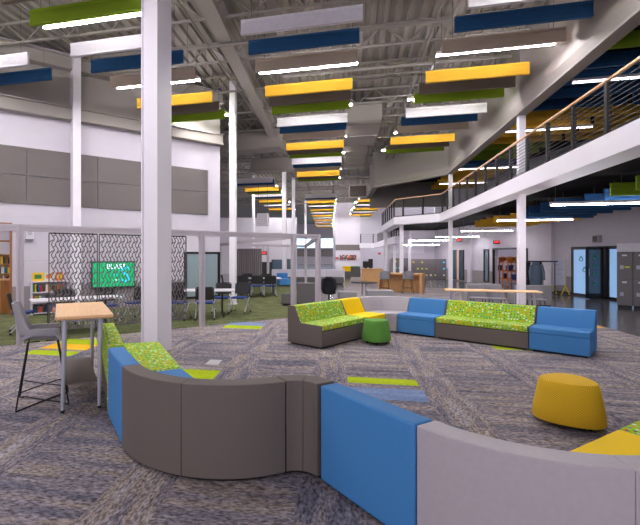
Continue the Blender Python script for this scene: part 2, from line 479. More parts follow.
ga, gb = P(205, 0, 7.2), P(262, 115, 7.2)
gd = Vector((gb[0] - ga[0], gb[1] - ga[1])).normalized()
g0 = (ga[0] - gd.x * 9, ga[1] - gd.y * 9); g1 = (gb[0] + gd.x * 3, gb[1] + gd.y * 3)
mb = MB()
for z, w, h in ((7.16, 0.36, 0.04), (7.42, 0.04, 0.5), (7.7, 0.36, 0.04)):
    mb.bar((g0[0], g0[1], z), (g1[0], g1[1], z), w, h)
mb.build('roof_girder', BEIGE, ceil)
# conduits and sprinkler pipes under the deck
for (v, z, r, u0, u1) in [(1.9, 7.15, 0.035, 0, 60), (2.25, 7.1, 0.05, 0, 60), (2.45, 7.15, 0.02, 0, 60), (2.75, 7.15, 0.03, 0, 40), (3.3, 7.2, 0.02, 0, 40), (-3.6, 7.1, 0.03, 0, 18), (-7.0, 7.1, 0.03, 0, 16)]:
    a, b = B(u0, v), B(u1, v)
    MB().tube((a[0], a[1], z), (b[0], b[1], z), r, 6).build('conduit', JOIST, ceil, smooth=True)
for (u, z, r, v0, v1) in [(10.6, 7.08, 0.045, -5, 4.2), (12.9, 7.1, 0.05, -2, 4.2), (13.4, 7.1, 0.03, 0, 3), (17.4, 7.1, 0.05, -1, 4.2), (15.4, 7.12, 0.03, 0.5, 4.2)]:
    a, b = B(u, v0), B(u, v1)
    MB().tube((a[0], a[1], z), (b[0], b[1], z), r, 6).build('conduit', JOIST, ceil, smooth=True)

# ------------------------------------------------------------------ left wall with grey panels, beams, pilaster
tC = wall_t(220)
tD0, tD1 = -2.6, wall_t(12)                 # library doorway
wl = MB()
def wall_box(mb, t0, t1, z0, z1, off0, off1):
    c = wall_pt((t0 + t1) / 2, (off0 + off1) / 2)
    mb.box((c[0], c[1], (z0 + z1) / 2), (t1 - t0, off1 - off0, z1 - z0), WRZ)
    return mb
wall_box(wl, tD1, tC, -0.1, DZ, -0.35, 0)
wall_box(wl, -11, tD0, -0.1, DZ, -0.35, 0)
wall_box(wl, tD0, tD1, 2.62, DZ, -0.35, 0)
wl = struct(wl.build('wall_left', WALLW))
ws = wall_box(MB(), tD1, tC, 0.0, 0.82, 0, 0.012).build('wainscot', TAUPEW, wl)
# white recess seams on the wall
for z in (1.55, 2.35):
    wall_box(MB(), tD1, tC, z, z + 0.015, 0, 0.004).build('joint_line', FRAME, wl)
# acoustic panels
ts = [wall_t(x) for x in (-75, -38, 26, 97, 168, 207.5)]
for a, b in zip(ts[:-1], ts[1:]):
    for z0, z1 in ((3.18, 3.97), (3.99, 4.79)):
        wall_box(MB(), a + 0.01, b - 0.01, z0, z1, 0, 0.05).build('acoustic_panel', PANELG, wl)
wall_box(MB(), -11, tC, 6.1, 7.26, 0, 0.01).build('upper_wall_shade', BEIGE, wl)  # thin darker sheet: shade on the upper wall put into its colour
# beams
for z0, z1, nm in ((5.78, 6.08, 'wall_beam'), (7.28, 7.6, 'wall_beam')):
    mb = MB(); wall_box(mb, -11, tC, z0, z1, 0, 0.22); wall_box(mb, -11, tC, z0 - 0.05, z0, 0, 0.3); wall_box(mb, -11, tC, z1, z1 + 0.04, 0, 0.3)
    mb.build(nm, BEIGE, wl)
tp = wall_t(74)
struct(wall_box(MB(), tp - 0.11, tp + 0.11, 0, DZ, 0.02, 0.42).build('column_wall', STEELW)).name = 'trim_1'
# end face of that wall running away, and the white soffit wall beside the next column
e0 = wall_pt(tC); e1 = (e0[0] - 2.2, e0[1] + 9.0)
struct(MB().prism([e0, (e0[0] - 0.3, e0[1] + 0.2), (e1[0] - 0.3, e1[1]), e1], -0.1, DZ).build('wall_recess', WALLW))
# doorway trim and the library room behind
mb = MB()
wall_box(mb, tD1 - 0.05, tD1, 0, 2.62, -0.1, 0.03); wall_box(mb, tD0, tD1, 2.56, 2.62, -0.36, 0.03); wall_box(mb, tD0, tD1, 2.08, 2.13, -0.12, -0.05)
struct(mb.build('door_1', mat('door_frame_wood', rgb(150, 96, 60), 0.5)))
LB = MB(); c = wall_pt(-1.0, -4.2)
LB.box((c[0], c[1], 1.6), (9, 0.2, 3.4), WRZ)
struct(LB.build('wall_library', WALLW))
struct(MB().box((wall_pt(-1.0, -2.3)[0], wall_pt(-1.0, -2.3)[1], 3.3), (9, 3.8, 0.1), WRZ).build('ceiling_library', WALLW))

# ------------------------------------------------------------------ free columns
def column(px, py, w, name, label, rz=0.0, top=DZ, d=None):
    if d is None: X, Y = P(px, py)
    else: X, Y = XQ(px, d), d
    t = thing(name, label, 'column', (X, Y, 0), rz)
    MB().box((0, 0, top / 2), (w, w, top)).build('shaft', STEELW, t, bevel=0.012)
    MB().box((0, 0, 0.006), (w + 0.06, w + 0.06, 0.012)).build('base_plate', STEELW, t)
    return t
# the big column is an H section boxed in: two faces and a reveal
X, Y = P(156.5, 350.5)
t = thing('steel_column', 'tall white boxed column standing behind the lime dotted sofa by the patterned screen', 'column', (X, Y, 0), math.radians(-26))
MB().box((0, 0, DZ / 2), (0.30, 0.36, DZ)).build('shaft', STEELW, t, bevel=0.01)
for s in (-1, 1): MB().box((s * 0.165, 0, DZ / 2), (0.026, 0.40, DZ)).build('flange', STEELW, t)
column(233, 304, 0.22, 'steel_column', 'slim white column standing on the green carpet between the two meeting tables', -TH)
column(284.3, 0, 0.26, 'steel_column', 'slim white column behind the aluminium frame corner, beside a second thinner one', -TH, d=30)
column(293.5, 0, 0.24, 'steel_column', 'thinner far white column right behind the frame post', -TH, d=34)
column(253.5, 0, 0.2, 'steel_column', 'far white column rising behind the grey mesh curtain', -TH, d=33)
column(305.5, 0, 0.22, 'steel_column', 'distant white column in front of the clerestory window', -TH, d=48)

# ------------------------------------------------------------------ balcony: bulkhead, slab, fascia, railing
def uv_path(pts): return [B(*p) for p in pts]
def offset_path(pts, d):
    """offset in plan to the right of travel"""
    out = []
    for i, p in enumerate(pts):
        dirs = []
        if i > 0: dirs.append(Vector((p[0] - pts[i - 1][0], p[1] - pts[i - 1][1])).normalized())
        if i < len(pts) - 1: dirs.append(Vector((pts[i + 1][0] - p[0], pts[i + 1][1] - p[1])).normalized())
        n = sum((Vector((q.y, -q.x)) for q in dirs), Vector((0, 0))).normalized()
        k = 1 / max(0.4, n.dot(Vector((dirs[0].y, -dirs[0].x))))
        out.append((p[0] + n.x * d * k, p[1] + n.y * d * k))
    return out
def path_sweep(mb, pts, prof):
    """prof: (offset to the right, z)"""
    sts = []
    for i, p in enumerate(pts):
        q = offset_path(pts, 1.0)[i]
        sts.append((p, (q[0] - p[0], q[1] - p[1])))
    return mb.sweep(prof, sts)
FASC = uv_path([(-2.5, 4.36), (23.4, 4.36), (25.2, 2.3), (33.5, 2.1)])
WX = 13.75
bal = struct(path_sweep(MB(), FASC, [(0, 3.42), (0.0, 3.83), (0.12, 3.83), (0.12, 3.80), (0.55, 3.80), (0.55, 3.42)]).build('balcony_edge', STEELW))
bal.name = 'trim_2'
slab_in = offset_path(FASC, 0.55)
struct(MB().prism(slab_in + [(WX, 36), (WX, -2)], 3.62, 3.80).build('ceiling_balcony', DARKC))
BH = uv_path([(-2.5, 4.62), (22.6, 4.62), (26.0, 1.3), (30, 1.2)])
bh = struct(path_sweep(MB(), BH, [(0.15, 5.62), (-0.13, 5.62), (-0.13, 5.67), (-0.04, 5.69), (0.06, 5.78), (0.0, 6.02), (0, DZ + 0.1), (0.2, DZ + 0.1), (0.2, 6.0), (0.15, 5.95)]).build('wall_bulkhead', BEIGE))
e = BH[-1]; c2 = B(30, 3.6)
struct(MB().prism([e, B(30.3, 1.2), B(30.3, 6), B(30, 6)], 4.9, DZ).build('wall_bulkhead_end', BEIGE))
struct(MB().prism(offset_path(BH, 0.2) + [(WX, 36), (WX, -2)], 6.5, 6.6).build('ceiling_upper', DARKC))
# railing along the balcony edge
rl = thing('balcony_railing', 'dark cable railing with pale wooden handrail along the upper balcony', 'railing', (0, 0, 0))
RP = offset_path(FASC, 0.10)
def along(pts, s):
    for a, b in zip(pts[:-1], pts[1:]):
        L = math.dist(a, b)
        if s <= L: return (a[0] + (b[0] - a[0]) * s / L, a[1] + (b[1] - a[1]) * s / L), math.atan2(b[1] - a[1], b[0] - a[0])
        s -= L
    return None
pm = MB().box((0, 0, 0.47), (0.085, 0.07, 0.96)).mesh('post', DKRAIL)
s = 2.5 + 6.5
while True:
    r = along(RP, s)
    if r is None: break
    link_mesh('post', pm, rl, (r[0][0], r[0][1], 3.83), r[1]); s += 1.2
mb = MB(); path_sweep(mb, RP, [(-0.03, 4.80), (0.03, 4.80), (0.03, 4.85), (-0.03, 4.85)]).build('handrail', HANDRAIL, rl, bevel=0.01)
for k in range(10):
    z = 3.92 + k * 0.085
    path_sweep(MB(), RP, [(-0.005, z), (0.005, z), (0.005, z + 0.01), (-0.005, z + 0.01)]).build('cable', CABLE, rl)
path_sweep(MB(), RP, [(-0.02, 3.85), (0.02, 3.85), (0.02, 3.89), (-0.02, 3.89)]).build('bottom_rail', DKRAIL, rl)
# columns of the balcony
def bal_col(u, v, w, label, top=5.64):
    X, Y = B(u, v)
    t = thing('balcony_column', label, 'column', (X, Y, 0), -TH)
    MB().box((0, 0, 1.71), (w, w, 3.42)).build('lower_shaft', STEELW, t, bevel=0.01)
    if top: MB().box((0, 0, (3.81 + top) / 2), (w, w, top - 3.81)).build('upper_shaft', STEELW, t, bevel=0.01)
bal_col(13.5, 4.66, 0.18, 'white balcony column beside the coat rack, behind the long maple table')
bal_col(22.4, 4.66, 0.17, 'white balcony column near the left end of the long maple table')
bal_col(25.6, 2.75, 0.2, 'white balcony column rising behind the oak counter', None)
for px, d, lab in ((386.2, 30.5, 'far thin white balcony column behind the left counter stool'), (394.3, 31.5, 'far thin white balcony column between the two counter stools'), (409.6, 30, 'far thin white balcony column behind the right counter stool')):
    t = thing('balcony_column', lab, 'column', (XQ(px, d), d, 0), -TH)
    MB().box((0, 0, 1.7), (0.17, 0.17, 3.4)).build('shaft', STEELW, t)
    MB().box((0, 0, 0.01), (0.3, 0.3, 0.02)).build('base_plate', STEELW, t)

# ------------------------------------------------------------------ right wall, end wall
wr = MB()
def wseg(y0, y1, z0, z1): wr.bz(WX, WX + 0.25, y0, y1, z0, z1)
DOOR_A = (22.6, 24.9)
wseg(-2, DOOR_A[0], -0.1, 6.6); wseg(DOOR_A[1], 33, -0.1, 6.6); wseg(DOOR_A[0], DOOR_A[1], 2.1, 6.6)
wr = struct(wr.build('wall_right', WALLW))
MB().bz(WX - 0.012, WX, -2, DOOR_A[0], 0, 0.78).build('wainscot', TAUPEW, wr)
MB().bz(WX - 0.012, WX, DOOR_A[1], 33, 0, 0.78).build('wainscot', TAUPEW, wr)
struct(MB().bz(WX - 0.02, WX, -2, DOOR_A[0], 0, 0.1).build('baseboard_right', BLKPL))
for z in (1.62, 2.4):
    MB().bz(WX - 0.004, WX, -2, 33, z, z + 0.012).build('joint_line', FRAME, wr)
for y0, y1 in ((19.85, 20.35), (27.3, 27.7)):
    MB().bz(WX - 0.14, WX, y0, y1, 0, 3.6).build('pilaster', WALLW, wr)
struct(MB().bz(WX + 0.25, WX + 3.2, 20.5, 27, 2.6, 2.7).build('ceiling_store', WALLW))
struct(MB().bz(WX + 3.0, WX + 3.2, 20.5, 30, -0.1, 2.6).build('wall_store', WALLW))
struct(MB().bz(WX + 0.25, WX + 3.2, 20.4, 20.5, -0.1, 2.6).build('wall_store_near', WALLW))
# end wall behind the far lockers
ew = struct(MB().bz(9.9, WX, 33.0, 33.2, -0.1, 3.62).build('wall_end', WALLW))
for x0, x1 in ((10.3, 11.1), (11.4, 12.9)):
    MB().bz(x0, x1, 32.97, 33.0, 1.9, 2.9).build('wall_panel', WHITE, ew)
# far hall: long side walls, far end with clerestory
fw = struct(MB().prism([(-3, 84), (30, 84), (30, 84.4), (-3, 84.4)], -0.1, 3.2).build('wall_far', WALLW))
struct(MB().prism([(-3, 84), (30, 84), (30, 84.4), (-3, 84.4)], 5.0, DZ).build('wall_far_upper', WALLW))
w = struct(MB().prism([(-3, 84.1), (30, 84.1), (30, 84.2), (-3, 84.2)], 3.2, 5.0).build('window_1', WINDOWE))
for k in range(14): MB().bz(-2 + k * 2, -1.9 + k * 2, 83.95, 84.1, 3.2, 5.0).build('mullion', FRAME, w)
MB().prism([(-3, 83.9), (16.6, 83.9), (16.6, 84), (-3, 84)], 1.5, 3.0).build('grey_band', TAUPEW, fw)
tw = struct(MB().prism([(XQ(335.5, 50), 50), (XQ(360, 50), 50), (XQ(360, 50) + 1, 56), (XQ(335.5, 50) + 0.8, 56)], -0.1, DZ).build('wall_tower', WALLW))
MB().bz(XQ(335.5, 50), XQ(360, 50), 49.97, 50, 2.3, 2.95).build('grey_band', PANELG, tw)
struct(MB().prism([(XQ(360, 53), 53), (22, 53), (22, 53.3), (XQ(360, 53), 53.3)], -0.1, DZ).build('wall_lobby', WALLW))
struct(MB().prism([(-12, 40), (XQ(297, 40), 40), (XQ(297, 40), 40.3), (-12, 40.3)], -0.1, 5.2).build('wall_hall', WALLW))

# ------------------------------------------------------------------ hanging baffles and strip lights
BT = math.radians(-13.5)
BL, BHT = 2.44, 0.30
baf_mesh = {}
for k_, m_ in BAFM.items():
    mb = MB(); h = BHT / 2
    # a folded felt beam: flat faces with small turned lips top and bottom
    prof = [(-0.04, -h), (0.04, -h), (0.04, -h + 0.05), (0.028, -h + 0.06), (0.028, h - 0.06), (0.04, h - 0.05), (0.04, h), (-0.04, h), (-0.04, h - 0.05), (-0.028, h - 0.06), (-0.028, -h + 0.06), (-0.04, -h + 0.05)]
    mb.sweep(prof, [((-BL / 2, 0), (0, 1)), ((BL / 2, 0), (0, 1))])
    baf_mesh[k_] = mb.mesh('acoustic_baffle', m_)
wire_cache = {}
def wire_mesh(L):
    k = round(L, 2)
    if k not in wire_cache: wire_cache[k] = MB().tube((0, 0, 0), (0, 0, k), 0.006, 4).mesh('suspension_wire', CABLE)
    return wire_cache[k]
def baffle(color, X, Y, zb, ztop, label, group, rz=BT):
    o = link_mesh('acoustic_baffle', baf_mesh[color], None, (X, Y, zb + BHT / 2), rz)
    tag(o, label, 'baffle', group)
    for s in (-1, 1): link_mesh('suspension_wire', wire_mesh(ztop - zb - BHT), o, (s * 1.0, 0, BHT / 2))
    return o
hb_ = MB().box((0, 0, 0.05), (BL, 0.08, 0.06))
for s_ in (-1, 1): hb_.box((s_ * (BL / 2 - 0.003), 0, 0.01), (0.006, 0.08, 0.05))
house = hb_.mesh('housing', FRAME)
diff = MB().box((0, 0, 0.0), (BL - 0.02, 0.068, 0.018)).mesh('diffuser', LAMPM)
diff2 = MB().box((0, 0, 0.0), (BL - 0.02, 0.068, 0.018)).mesh('diffuser', LAMPDIM)
diff3 = MB().box((0, 0, 0.0), (BL - 0.02, 0.068, 0.018)).mesh('diffuser', LAMPUP)
ceiling_fill = MB().box((0, 0, 0.083), (BL - 0.1, 0.05, 0.006)).mesh('ceiling_fill_strip', LAMPFILL)  # added upward glow that lifts the ceiling
def strip_light(X, Y, z, ztop, label, group, rz=BT, dim=False):
    t = thing('strip_light', label, 'ceiling light', (X, Y, z), rz, group)
    link_mesh('housing', house, t); link_mesh('diffuser', (diff, diff2, diff3)[int(dim)], t)
    if not dim: link_mesh('ceiling_fill_strip', ceiling_fill, t)
    for s in (-1, 1): link_mesh('suspension_wire', wire_mesh(ztop - z - 0.08), t, (s * 1.1, 0, 0.08))
    return t
SEQ = [('white', 0.0), ('blue', 0.85), ('taupe', 1.8), ('yellow', 3.45), ('brown', 4.25), ('green', 5.0)]
NAMES = {'white': 'white', 'blue': 'navy blue', 'taupe': 'light taupe', 'yellow': 'yellow', 'brown': 'dark brown', 'green': 'olive green'}
ZB = 6.25
def center(Y): return 0.9 + (Y - 8.65) * 0.168
def where(colk, p):
    if p >= 2.5: return {0: 'far down the middle of the hall', 1: 'far down the hall beside the balcony', -1: 'beyond the meeting tables near the ducts'}.get(colk, 'far down the hall')
    if colk == 0: return ('over the far sofa group', 'over the round black table', 'over the oak counters')[int(p)]
    if colk == 1: return ('beside the bulkhead over the open carpet', 'along the bulkhead over the yellow ottoman', 'along the bulkhead over the long maple table')[int(p) + 1]
    if colk == -1: return ('over the tall maple table', 'behind the tall white column')[int(p) + 1]
    return 'close to the grey-panelled wall'
for colk, plist in ((0, (0, 1, 2, 4, 5, 6, 7, 8, 9)), (1, (-1, 0, 1, 4, 5, 6)), (-1, (-1, 0, 2.75, 3.75, 4.75)), (-2, (-1, 0, 1))):
    for p in plist:
        for cname, off in SEQ:
            Yc = 8.65 + 6.35 * p + off
            X = center(Yc) + (0, 4.21, -7.5, -3.93)[colk] + 0; Y = Yc - 0.98 * colk
            if Y < 4.5: continue
            if colk == -2:
                s = (X - W0[0]) * WN[0] + (Y - W0[1]) * WN[1]
                if s < 0.75: continue
            if colk == -1 and Y > 20:
                if X < -3: continue
            baffle(cname, X, Y, ZB, DZ, '%s felt acoustic baffle hanging %s' % (NAMES[cname], where(colk, p)), '%s baffles %s' % (NAMES[cname], where(colk, p)))
        for off in (2.08, 5.25):
            Yc = 8.65 + 6.35 * p + off
            X = center(Yc) + (0, 4.21, -7.5, -3.93)[colk] + (-0.14 if colk == 1 else 0.1) * (1 if off > 3 else 0.5); Y = Yc - 0.98 * colk
            if Y < 4.5: continue
            if colk == -2:
                s = (X - W0[0]) * WN[0] + (Y - W0[1]) * WN[1]
                if s < 0.75: continue
            strip_light(X, Y, ZB + (0.09 if off < 3 or p < 0 else 0.2), DZ, 'white strip light behind the %s baffle %s' % ('taupe' if off < 3 else 'green', where(colk, p)), 'strip lights %s' % where(colk, p))
# under the balcony
def zone(u):
    return 'green' if u < 12.6 else 'blue' if u < 18.5 else 'yellow' if u < 24.5 else 'green' if u < 28 else 'blue'
u = 6.0
while u < 31:
    for v0 in (7.15, 9.8, 12.3):
        X, Y = B(u, v0 + (0.35 if int(u * 10) % 3 == 0 else 0))
        if X + 1.25 > WX: continue
        if Y < 4: continue
        cz = zone(u)
        baffle(cz, X, Y, 3.1, 3.59, '%s felt acoustic baffle hanging below the balcony' % NAMES[cz], '%s baffles below the balcony' % NAMES[cz])
    u += 0.95
for (px, py, zz) in ((606, 204, 2.97), (534, 220.3, 2.97), (486.5, 231, 2.97), (457, 237, 2.82), (430, 240.5, 2.72), (421, 245, 2.45)):
    X, Y = P(px, py, zz)
    if Y < 32.0: strip_light(X, Y, zz, 3.59, 'white linear strip light hanging below the balcony', 'strip lights below the balcony', dim=True)
# above the balcony
def zone2(u): return 'green' if u < 10 else 'blue' if u < 14.2 else 'yellow' if u < 18.5 else 'green' if u < 21 else 'blue' if u < 23 else 'yellow'
u = 6.2
while u < 30:
    for v0 in (6.15, 8.75):
        X, Y = B(u, v0)
        if X + 1.25 > WX: continue
        cz = zone2(u)
        baffle(cz, X, Y, 5.85, 6.47, '%s felt acoustic baffle hanging above the balcony walkway' % NAMES[cz], '%s baffles above the balcony' % NAMES[cz])
    u += 0.95
for (px, py) in ((634, 77), (548, 129), (487, 168), (463, 183), (423, 200)):
    X, Y = P(px, py, 5.72)
    strip_light(X, Y, 5.70, 6.47, 'white linear strip light hanging above the balcony walkway', 'strip lights above the balcony', dim=2)

# ------------------------------------------------------------------ modular lounge seating
D = 0.80
def rot2(a): return (math.cos(a), math.sin(a))
PROF = {
    'plinth': [(0.05, 0.0), (D - 0.05, 0.0), (D - 0.05, 0.05), (0.05, 0.05)],
    'base': [(0.30, 0.035), (D, 0.035), (D, 0.325), (0.30, 0.325)],
    'fullbase': [(0.0, 0.035), (D, 0.035), (D, 0.315), (0.0, 0.315)],
    'seat': [(0.30, 0.325), (D, 0.325), (D, 0.43), (0.30, 0.43)],
    'back': [(0, 0.035), (0.298, 0.035), (0.298, 0.43), (0.16, 0.735), (0, 0.735)],
    'upperback': [(0, 0.317), (0.298, 0.317), (0.298, 0.43), (0.16, 0.735), (0, 0.735)],
    'end': [(0, 0.035), (D, 0.035), (D, 0.42), (0.31, 0.43), (0.165, 0.737), (0, 0.737)],
    'backpad': [(0.02, 0.317), (0.298, 0.317), (0.298, 0.43), (0.165, 0.735), (0.02, 0.735)],
    'shell': [(0, 0.317), (0.018, 0.317), (0.018, 0.735), (0, 0.735)],
}
GRP = 'modules of the lounge seating'
class Chain:
    """walks along the rear line; seats lie on the left of travel"""
    def __init__(s, p, a): s.p = p; s.a = a
    def straight(s, L, mats, label, ends=False):
        t = thing('lounge_seat_module', label, 'modular sofa', (s.p[0], s.p[1], 0), s.a)
        g = 0.006
        st = [((g, 0), (0, 1)), ((L - g, 0), (0, 1))]
        if isinstance(mats, tuple):
            pat, base = mats; e = 0.02
            st2 = [((g + e, 0), (0, 1)), ((L - g - e, 0), (0, 1))]
            MB().sweep(PROF['fullbase'], st2).build('base', base, t, bevel=0.008)
            MB().sweep(PROF['seat'], st2).build('seat_cushion', pat, t, bevel=0.018)
            MB().sweep(PROF['backpad'], st2).build('back_cushion', pat, t, bevel=0.012)
            MB().sweep(PROF['shell'], st2).build('back_panel', base if ends else pat, t)
            for a, b in ((g, g + e), (L - g - e, L - g)):
                MB().sweep(PROF['end'], [((a, 0), (0, 1)), ((b, 0), (0, 1))]).build('end_panel', base if ends else pat, t, bevel=0.004)
        else:
            MB().sweep(PROF['base'], st).build('base', mats, t, bevel=0.012)
            MB().sweep(PROF['seat'], st).build('seat_cushion', mats, t, bevel=0.02)
            MB().sweep(PROF['back'], st).build('backrest', mats, t, bevel=0.014)
        MB().sweep(PROF['plinth'], [((0.05, 0), (0, 1)), ((L - 0.05, 0), (0, 1))]).build('plinth', BLKPL, t)
        dx, dy = rot2(s.a); s.p = (s.p[0] + dx * L, s.p[1] + dy * L)
    def curve(s, R, m, label, left=True, seam=0.5):
        """left: back on the outside of a 90 degree turn; right: back on the inside"""
        nx, ny = -math.sin(s.a), math.cos(s.a)          # left normal
        sg = 1 if left else -1
        c = (s.p[0] + nx * R * sg, s.p[1] + ny * R * sg)
        t = thing('lounge_seat_module', label, 'modular sofa', (c[0], c[1], 0), 0)
        a0 = s.a - sg * PI / 2
        def stations(f0, f1, n=14):
            out = []
            for i in range(n + 1):
                a = a0 + sg * (f0 + (f1 - f0) * i / n) * PI / 2
                ox, oy = rot2(a)
                out.append(((ox * R, oy * R), (-ox * sg, -oy * sg)))
            return out
        e = 0.006 / R if left else 0.008
        MB().sweep(PROF['base'], stations(e, 1 - e, 20)).build('base', m, t, bevel=0.01)
        MB().sweep(PROF['seat'], stations(e, 1 - e, 20)).build('seat_cushion', m, t, bevel=0.018)
        for f0, f1 in ((e, seam - 0.0008), (seam + 0.0008, 1 - e)):
            MB().sweep(PROF['back'], stations(f0, f1)).build('backrest', m, t, bevel=0.006)
        MB().sweep(PROF['plinth'], stations(0.04, 0.96)).build('plinth', BLKPL, t)
        a = s.a + sg * PI / 2
        d0, d1 = rot2(s.a), rot2(a)
        s.p = (s.p[0] + R * (d0[0] + d1[0]), s.p[1] + R * (d0[1] + d1[1])); s.a = a
HN = math.atan2(-0.89, 0.45)
A0 = P(121.7, 445.6, 0.035)
dn = rot2(HN)
LBL, LGR = 0.83, 1.66
blue_start = (A0[0] - dn[0] * LBL, A0[1] - dn[1] * LBL)
HG = math.atan2(-0.930, 0.368); dg_ = rot2(HG)
lime_end = Chain((blue_start[0] - dg_[0] * (LGR + 0.075), blue_start[1] - dg_[1] * (LGR + 0.075)), HG)
near = Chain(blue_start, HN)
lime_end.straight(LGR, (DOT, TAUPEF), 'lime dotted two-seat sofa module beside the tall maple table')
near.straight(LBL, BLUEF, 'short blue sofa module between the lime dotted one and the dark taupe curve')
near.curve(1.05, TAUPEF, 'large dark taupe quarter-round sofa module seen from its curved back')
near.curve(0.165, TAUPEF, 'small dark taupe wedge module between the dark curve and the blue back', left=False)
near.a += 0.05; near.p = (near.p[0] + math.cos(near.a) * 0.035, near.p[1] + math.sin(near.a) * 0.035)
near.straight(0.87, BLUEF, 'blue sofa module between dark taupe wedge and light grey curve')
near.curve(1.05, GREYF, 'light grey quarter-round sofa module next to the yellow seat', seam=0.60)
near.straight(LBL, YELF, 'yellow sofa module next to the light grey curve by the yellow ottoman')
near.straight(LGR, (DOT, TAUPEF), 'lime dotted sofa module beyond the yellow seat by the yellow ottoman')
HF = math.radians(135.2)
ddf = rot2(HF); nf = (-ddf[1], ddf[0])
Fe = (5.50, 7.08)                                   # front corner of the end module
far = Chain((Fe[0] - nf[0] * D, Fe[1] - nf[1] * D), HF)
far.straight(0.88, BLUEF, 'blue end module of the far sofa group, near the coat rack side')
far.straight(1.67, (DOT, TAUPEF), 'wide lime dotted sofa module between the two blue ones', True)
far.straight(0.83, BLUEF, 'blue sofa module between the light grey corner and the lime dotted sofa')
far.curve(0.97, GREYF, 'light grey quarter-round corner module between the yellow and blue seats')
far.straight(0.76, YELF, 'yellow sofa module behind the green ottoman')
far.straight(1.6, (DOT, TAUPEF), 'lime dotted end sofa module with a taupe end panel facing the green carpet', True)

def ottoman(c, rz, m, label, k=1.0):
    t = thing('ottoman', label, 'ottoman', (c[0], c[1], 0), rz)
    shape = lambda a: 1 + 0.07 * math.cos(3 * a)
    prof = [(0.27, 0.055), (0.315, 0.06), (0.322, 0.075), (0.305, 0.2), (0.275, 0.34), (0.262, 0.405), (0.245, 0.425), (0.2, 0.432), (0.1, 0.434)]
    MB().lathe([(r * k, 0.055 + (z - 0.055) * 1.07) for r, z in prof], 48, shape=shape).build('upholstered_body', m, t, smooth=True)
    MB().lathe([(0.255 * k, 0.04), (0.27 * k, 0.056)], 24, shape=shape).build('base_plate', BLKPL, t)
    for i in range(5):
        a = i * 2 * PI / 5 + 0.4; x, y = 0.22 * k * math.cos(a), 0.22 * k * math.sin(a)
        MB().tube((x, y - 0.015, 0.022), (x, y + 0.015, 0.022), 0.022, 10).tube((x, y, 0.03), (x, y, 0.045), 0.01, 6).build('caster', BLKPL, t)
ottoman((3.17, 4.37), 0.9, KNITY, 'yellow knitted rounded ottoman on casters standing on the carpet', 0.94)
ottoman((2.36, 8.40), 0.3, KNITG, 'green rounded ottoman on casters in front of the yellow seat', 0.85)

# ------------------------------------------------------------------ tall maple table and grey stool
TD = (-0.41, 0.912)
trz = math.atan2(TD[1], TD[0])
t = thing('standing_table', 'tall maple-topped table with silver legs and low shelf behind the sofa', 'table', (-2.145, 5.36, 0), trz)
tl, tww = 1.42, 0.60
def rrect(l, w, r, n=4):
    pts = []
    for cx, cy, a0 in ((l / 2 - r, w / 2 - r, 0), (-l / 2 + r, w / 2 - r, PI / 2), (-l / 2 + r, -w / 2 + r, PI), (l / 2 - r, -w / 2 + r, 1.5 * PI)):
        for i in range(n + 1):
            a = a0 + i / n * PI / 2; pts.append((cx + r * math.cos(a), cy + r * math.sin(a)))
    return pts
MB().prism(rrect(tl, tww, 0.04), 1.015, 1.045).build('table_top', OAK, t, bevel=0.006)
MB().prism(rrect(tl + 0.004, tww + 0.004, 0.042), 1.005, 1.016).build('underside', mat('maple_edge', rgb(200, 150, 100), 0.5), t)
for sx in (-1, 1):
    for sy in (-1, 1):
        a = (sx * 0.60, 0.20 if sy > 0 else -0.165, 1.005); b = (sx * 0.66, 0.225 if sy > 0 else -0.15, 0.02)
        lg = MB().tube(b, a, 0.020, 12, 0.028).build('leg', LEGP, t, smooth=True)
        MB().tube((b[0], b[1], 0.0), (b[0], b[1], 0.03), 0.021, 12).build('foot', BLKPL, lg)
MB().prism([(x_, y_ + 0.03) for x_, y_ in rrect(1.22, 0.32, 0.02)], 0.28, 0.30).build('shelf', TAUPEF, t)
for s in (-1, 1): MB().tube((s * 0.605, -0.16, 0.985), (s * 0.605, 0.2, 0.985), 0.014, 8).build('cross_rail', LEGP, t, smooth=True)

st = thing('bar_stool', 'grey plastic bar stool with arms and black wire frame at the tall maple table', 'stool', (-2.46, 5.02, 0), math.atan2(0.41, 0.912))
# shell: seat pan plus a wrap of back and arms with an open slot between
mb = MB(); n = 10; rows = []
for i in range(n + 1):
    x = -0.22 + 0.44 * i / n
    zc = 0.765 + 0.03 * (1 - i / n) ** 2 - (0.03 * max(0, i / n - 0.8) * 5)
    rows.append([(x, y, zc + 0.06 * (abs(y) / 0.22) ** 4 * (1 if i < n - 1 else 0.3)) for y in [-0.22 + 0.44 * k / 8 for k in range(9)]])
def grid_shell(rows, th):
    m = len(rows[0]); N = len(rows)
    vs = [p for r in rows for p in r] + [(p[0], p[1], p[2] - th) for r in rows for p in r]
    fs = []
    o = N * m
    for i in range(N - 1):
        for k in range(m - 1):
            a, b, c, d_ = i * m + k, i * m + k + 1, (i + 1) * m + k + 1, (i + 1) * m + k
            fs += [(a, b, c, d_), (o + d_, o + c, o + b, o + a)]
    for i in range(N - 1):
        for k in (0, m - 1):
            a, b = i * m + k, (i + 1) * m + k; fs.append((a, b, o + b, o + a))
    for k in range(m - 1):
        for i in (0, N - 1):
            a, b = i * m + k, i * m + k + 1; fs.append((a, b, o + b, o + a))
    return vs, fs
mb.add(*grid_shell(rows, 0.03)).build('seat', PLASTG, st, smooth=True)
mb = MB(); N = 28; vs = []; 
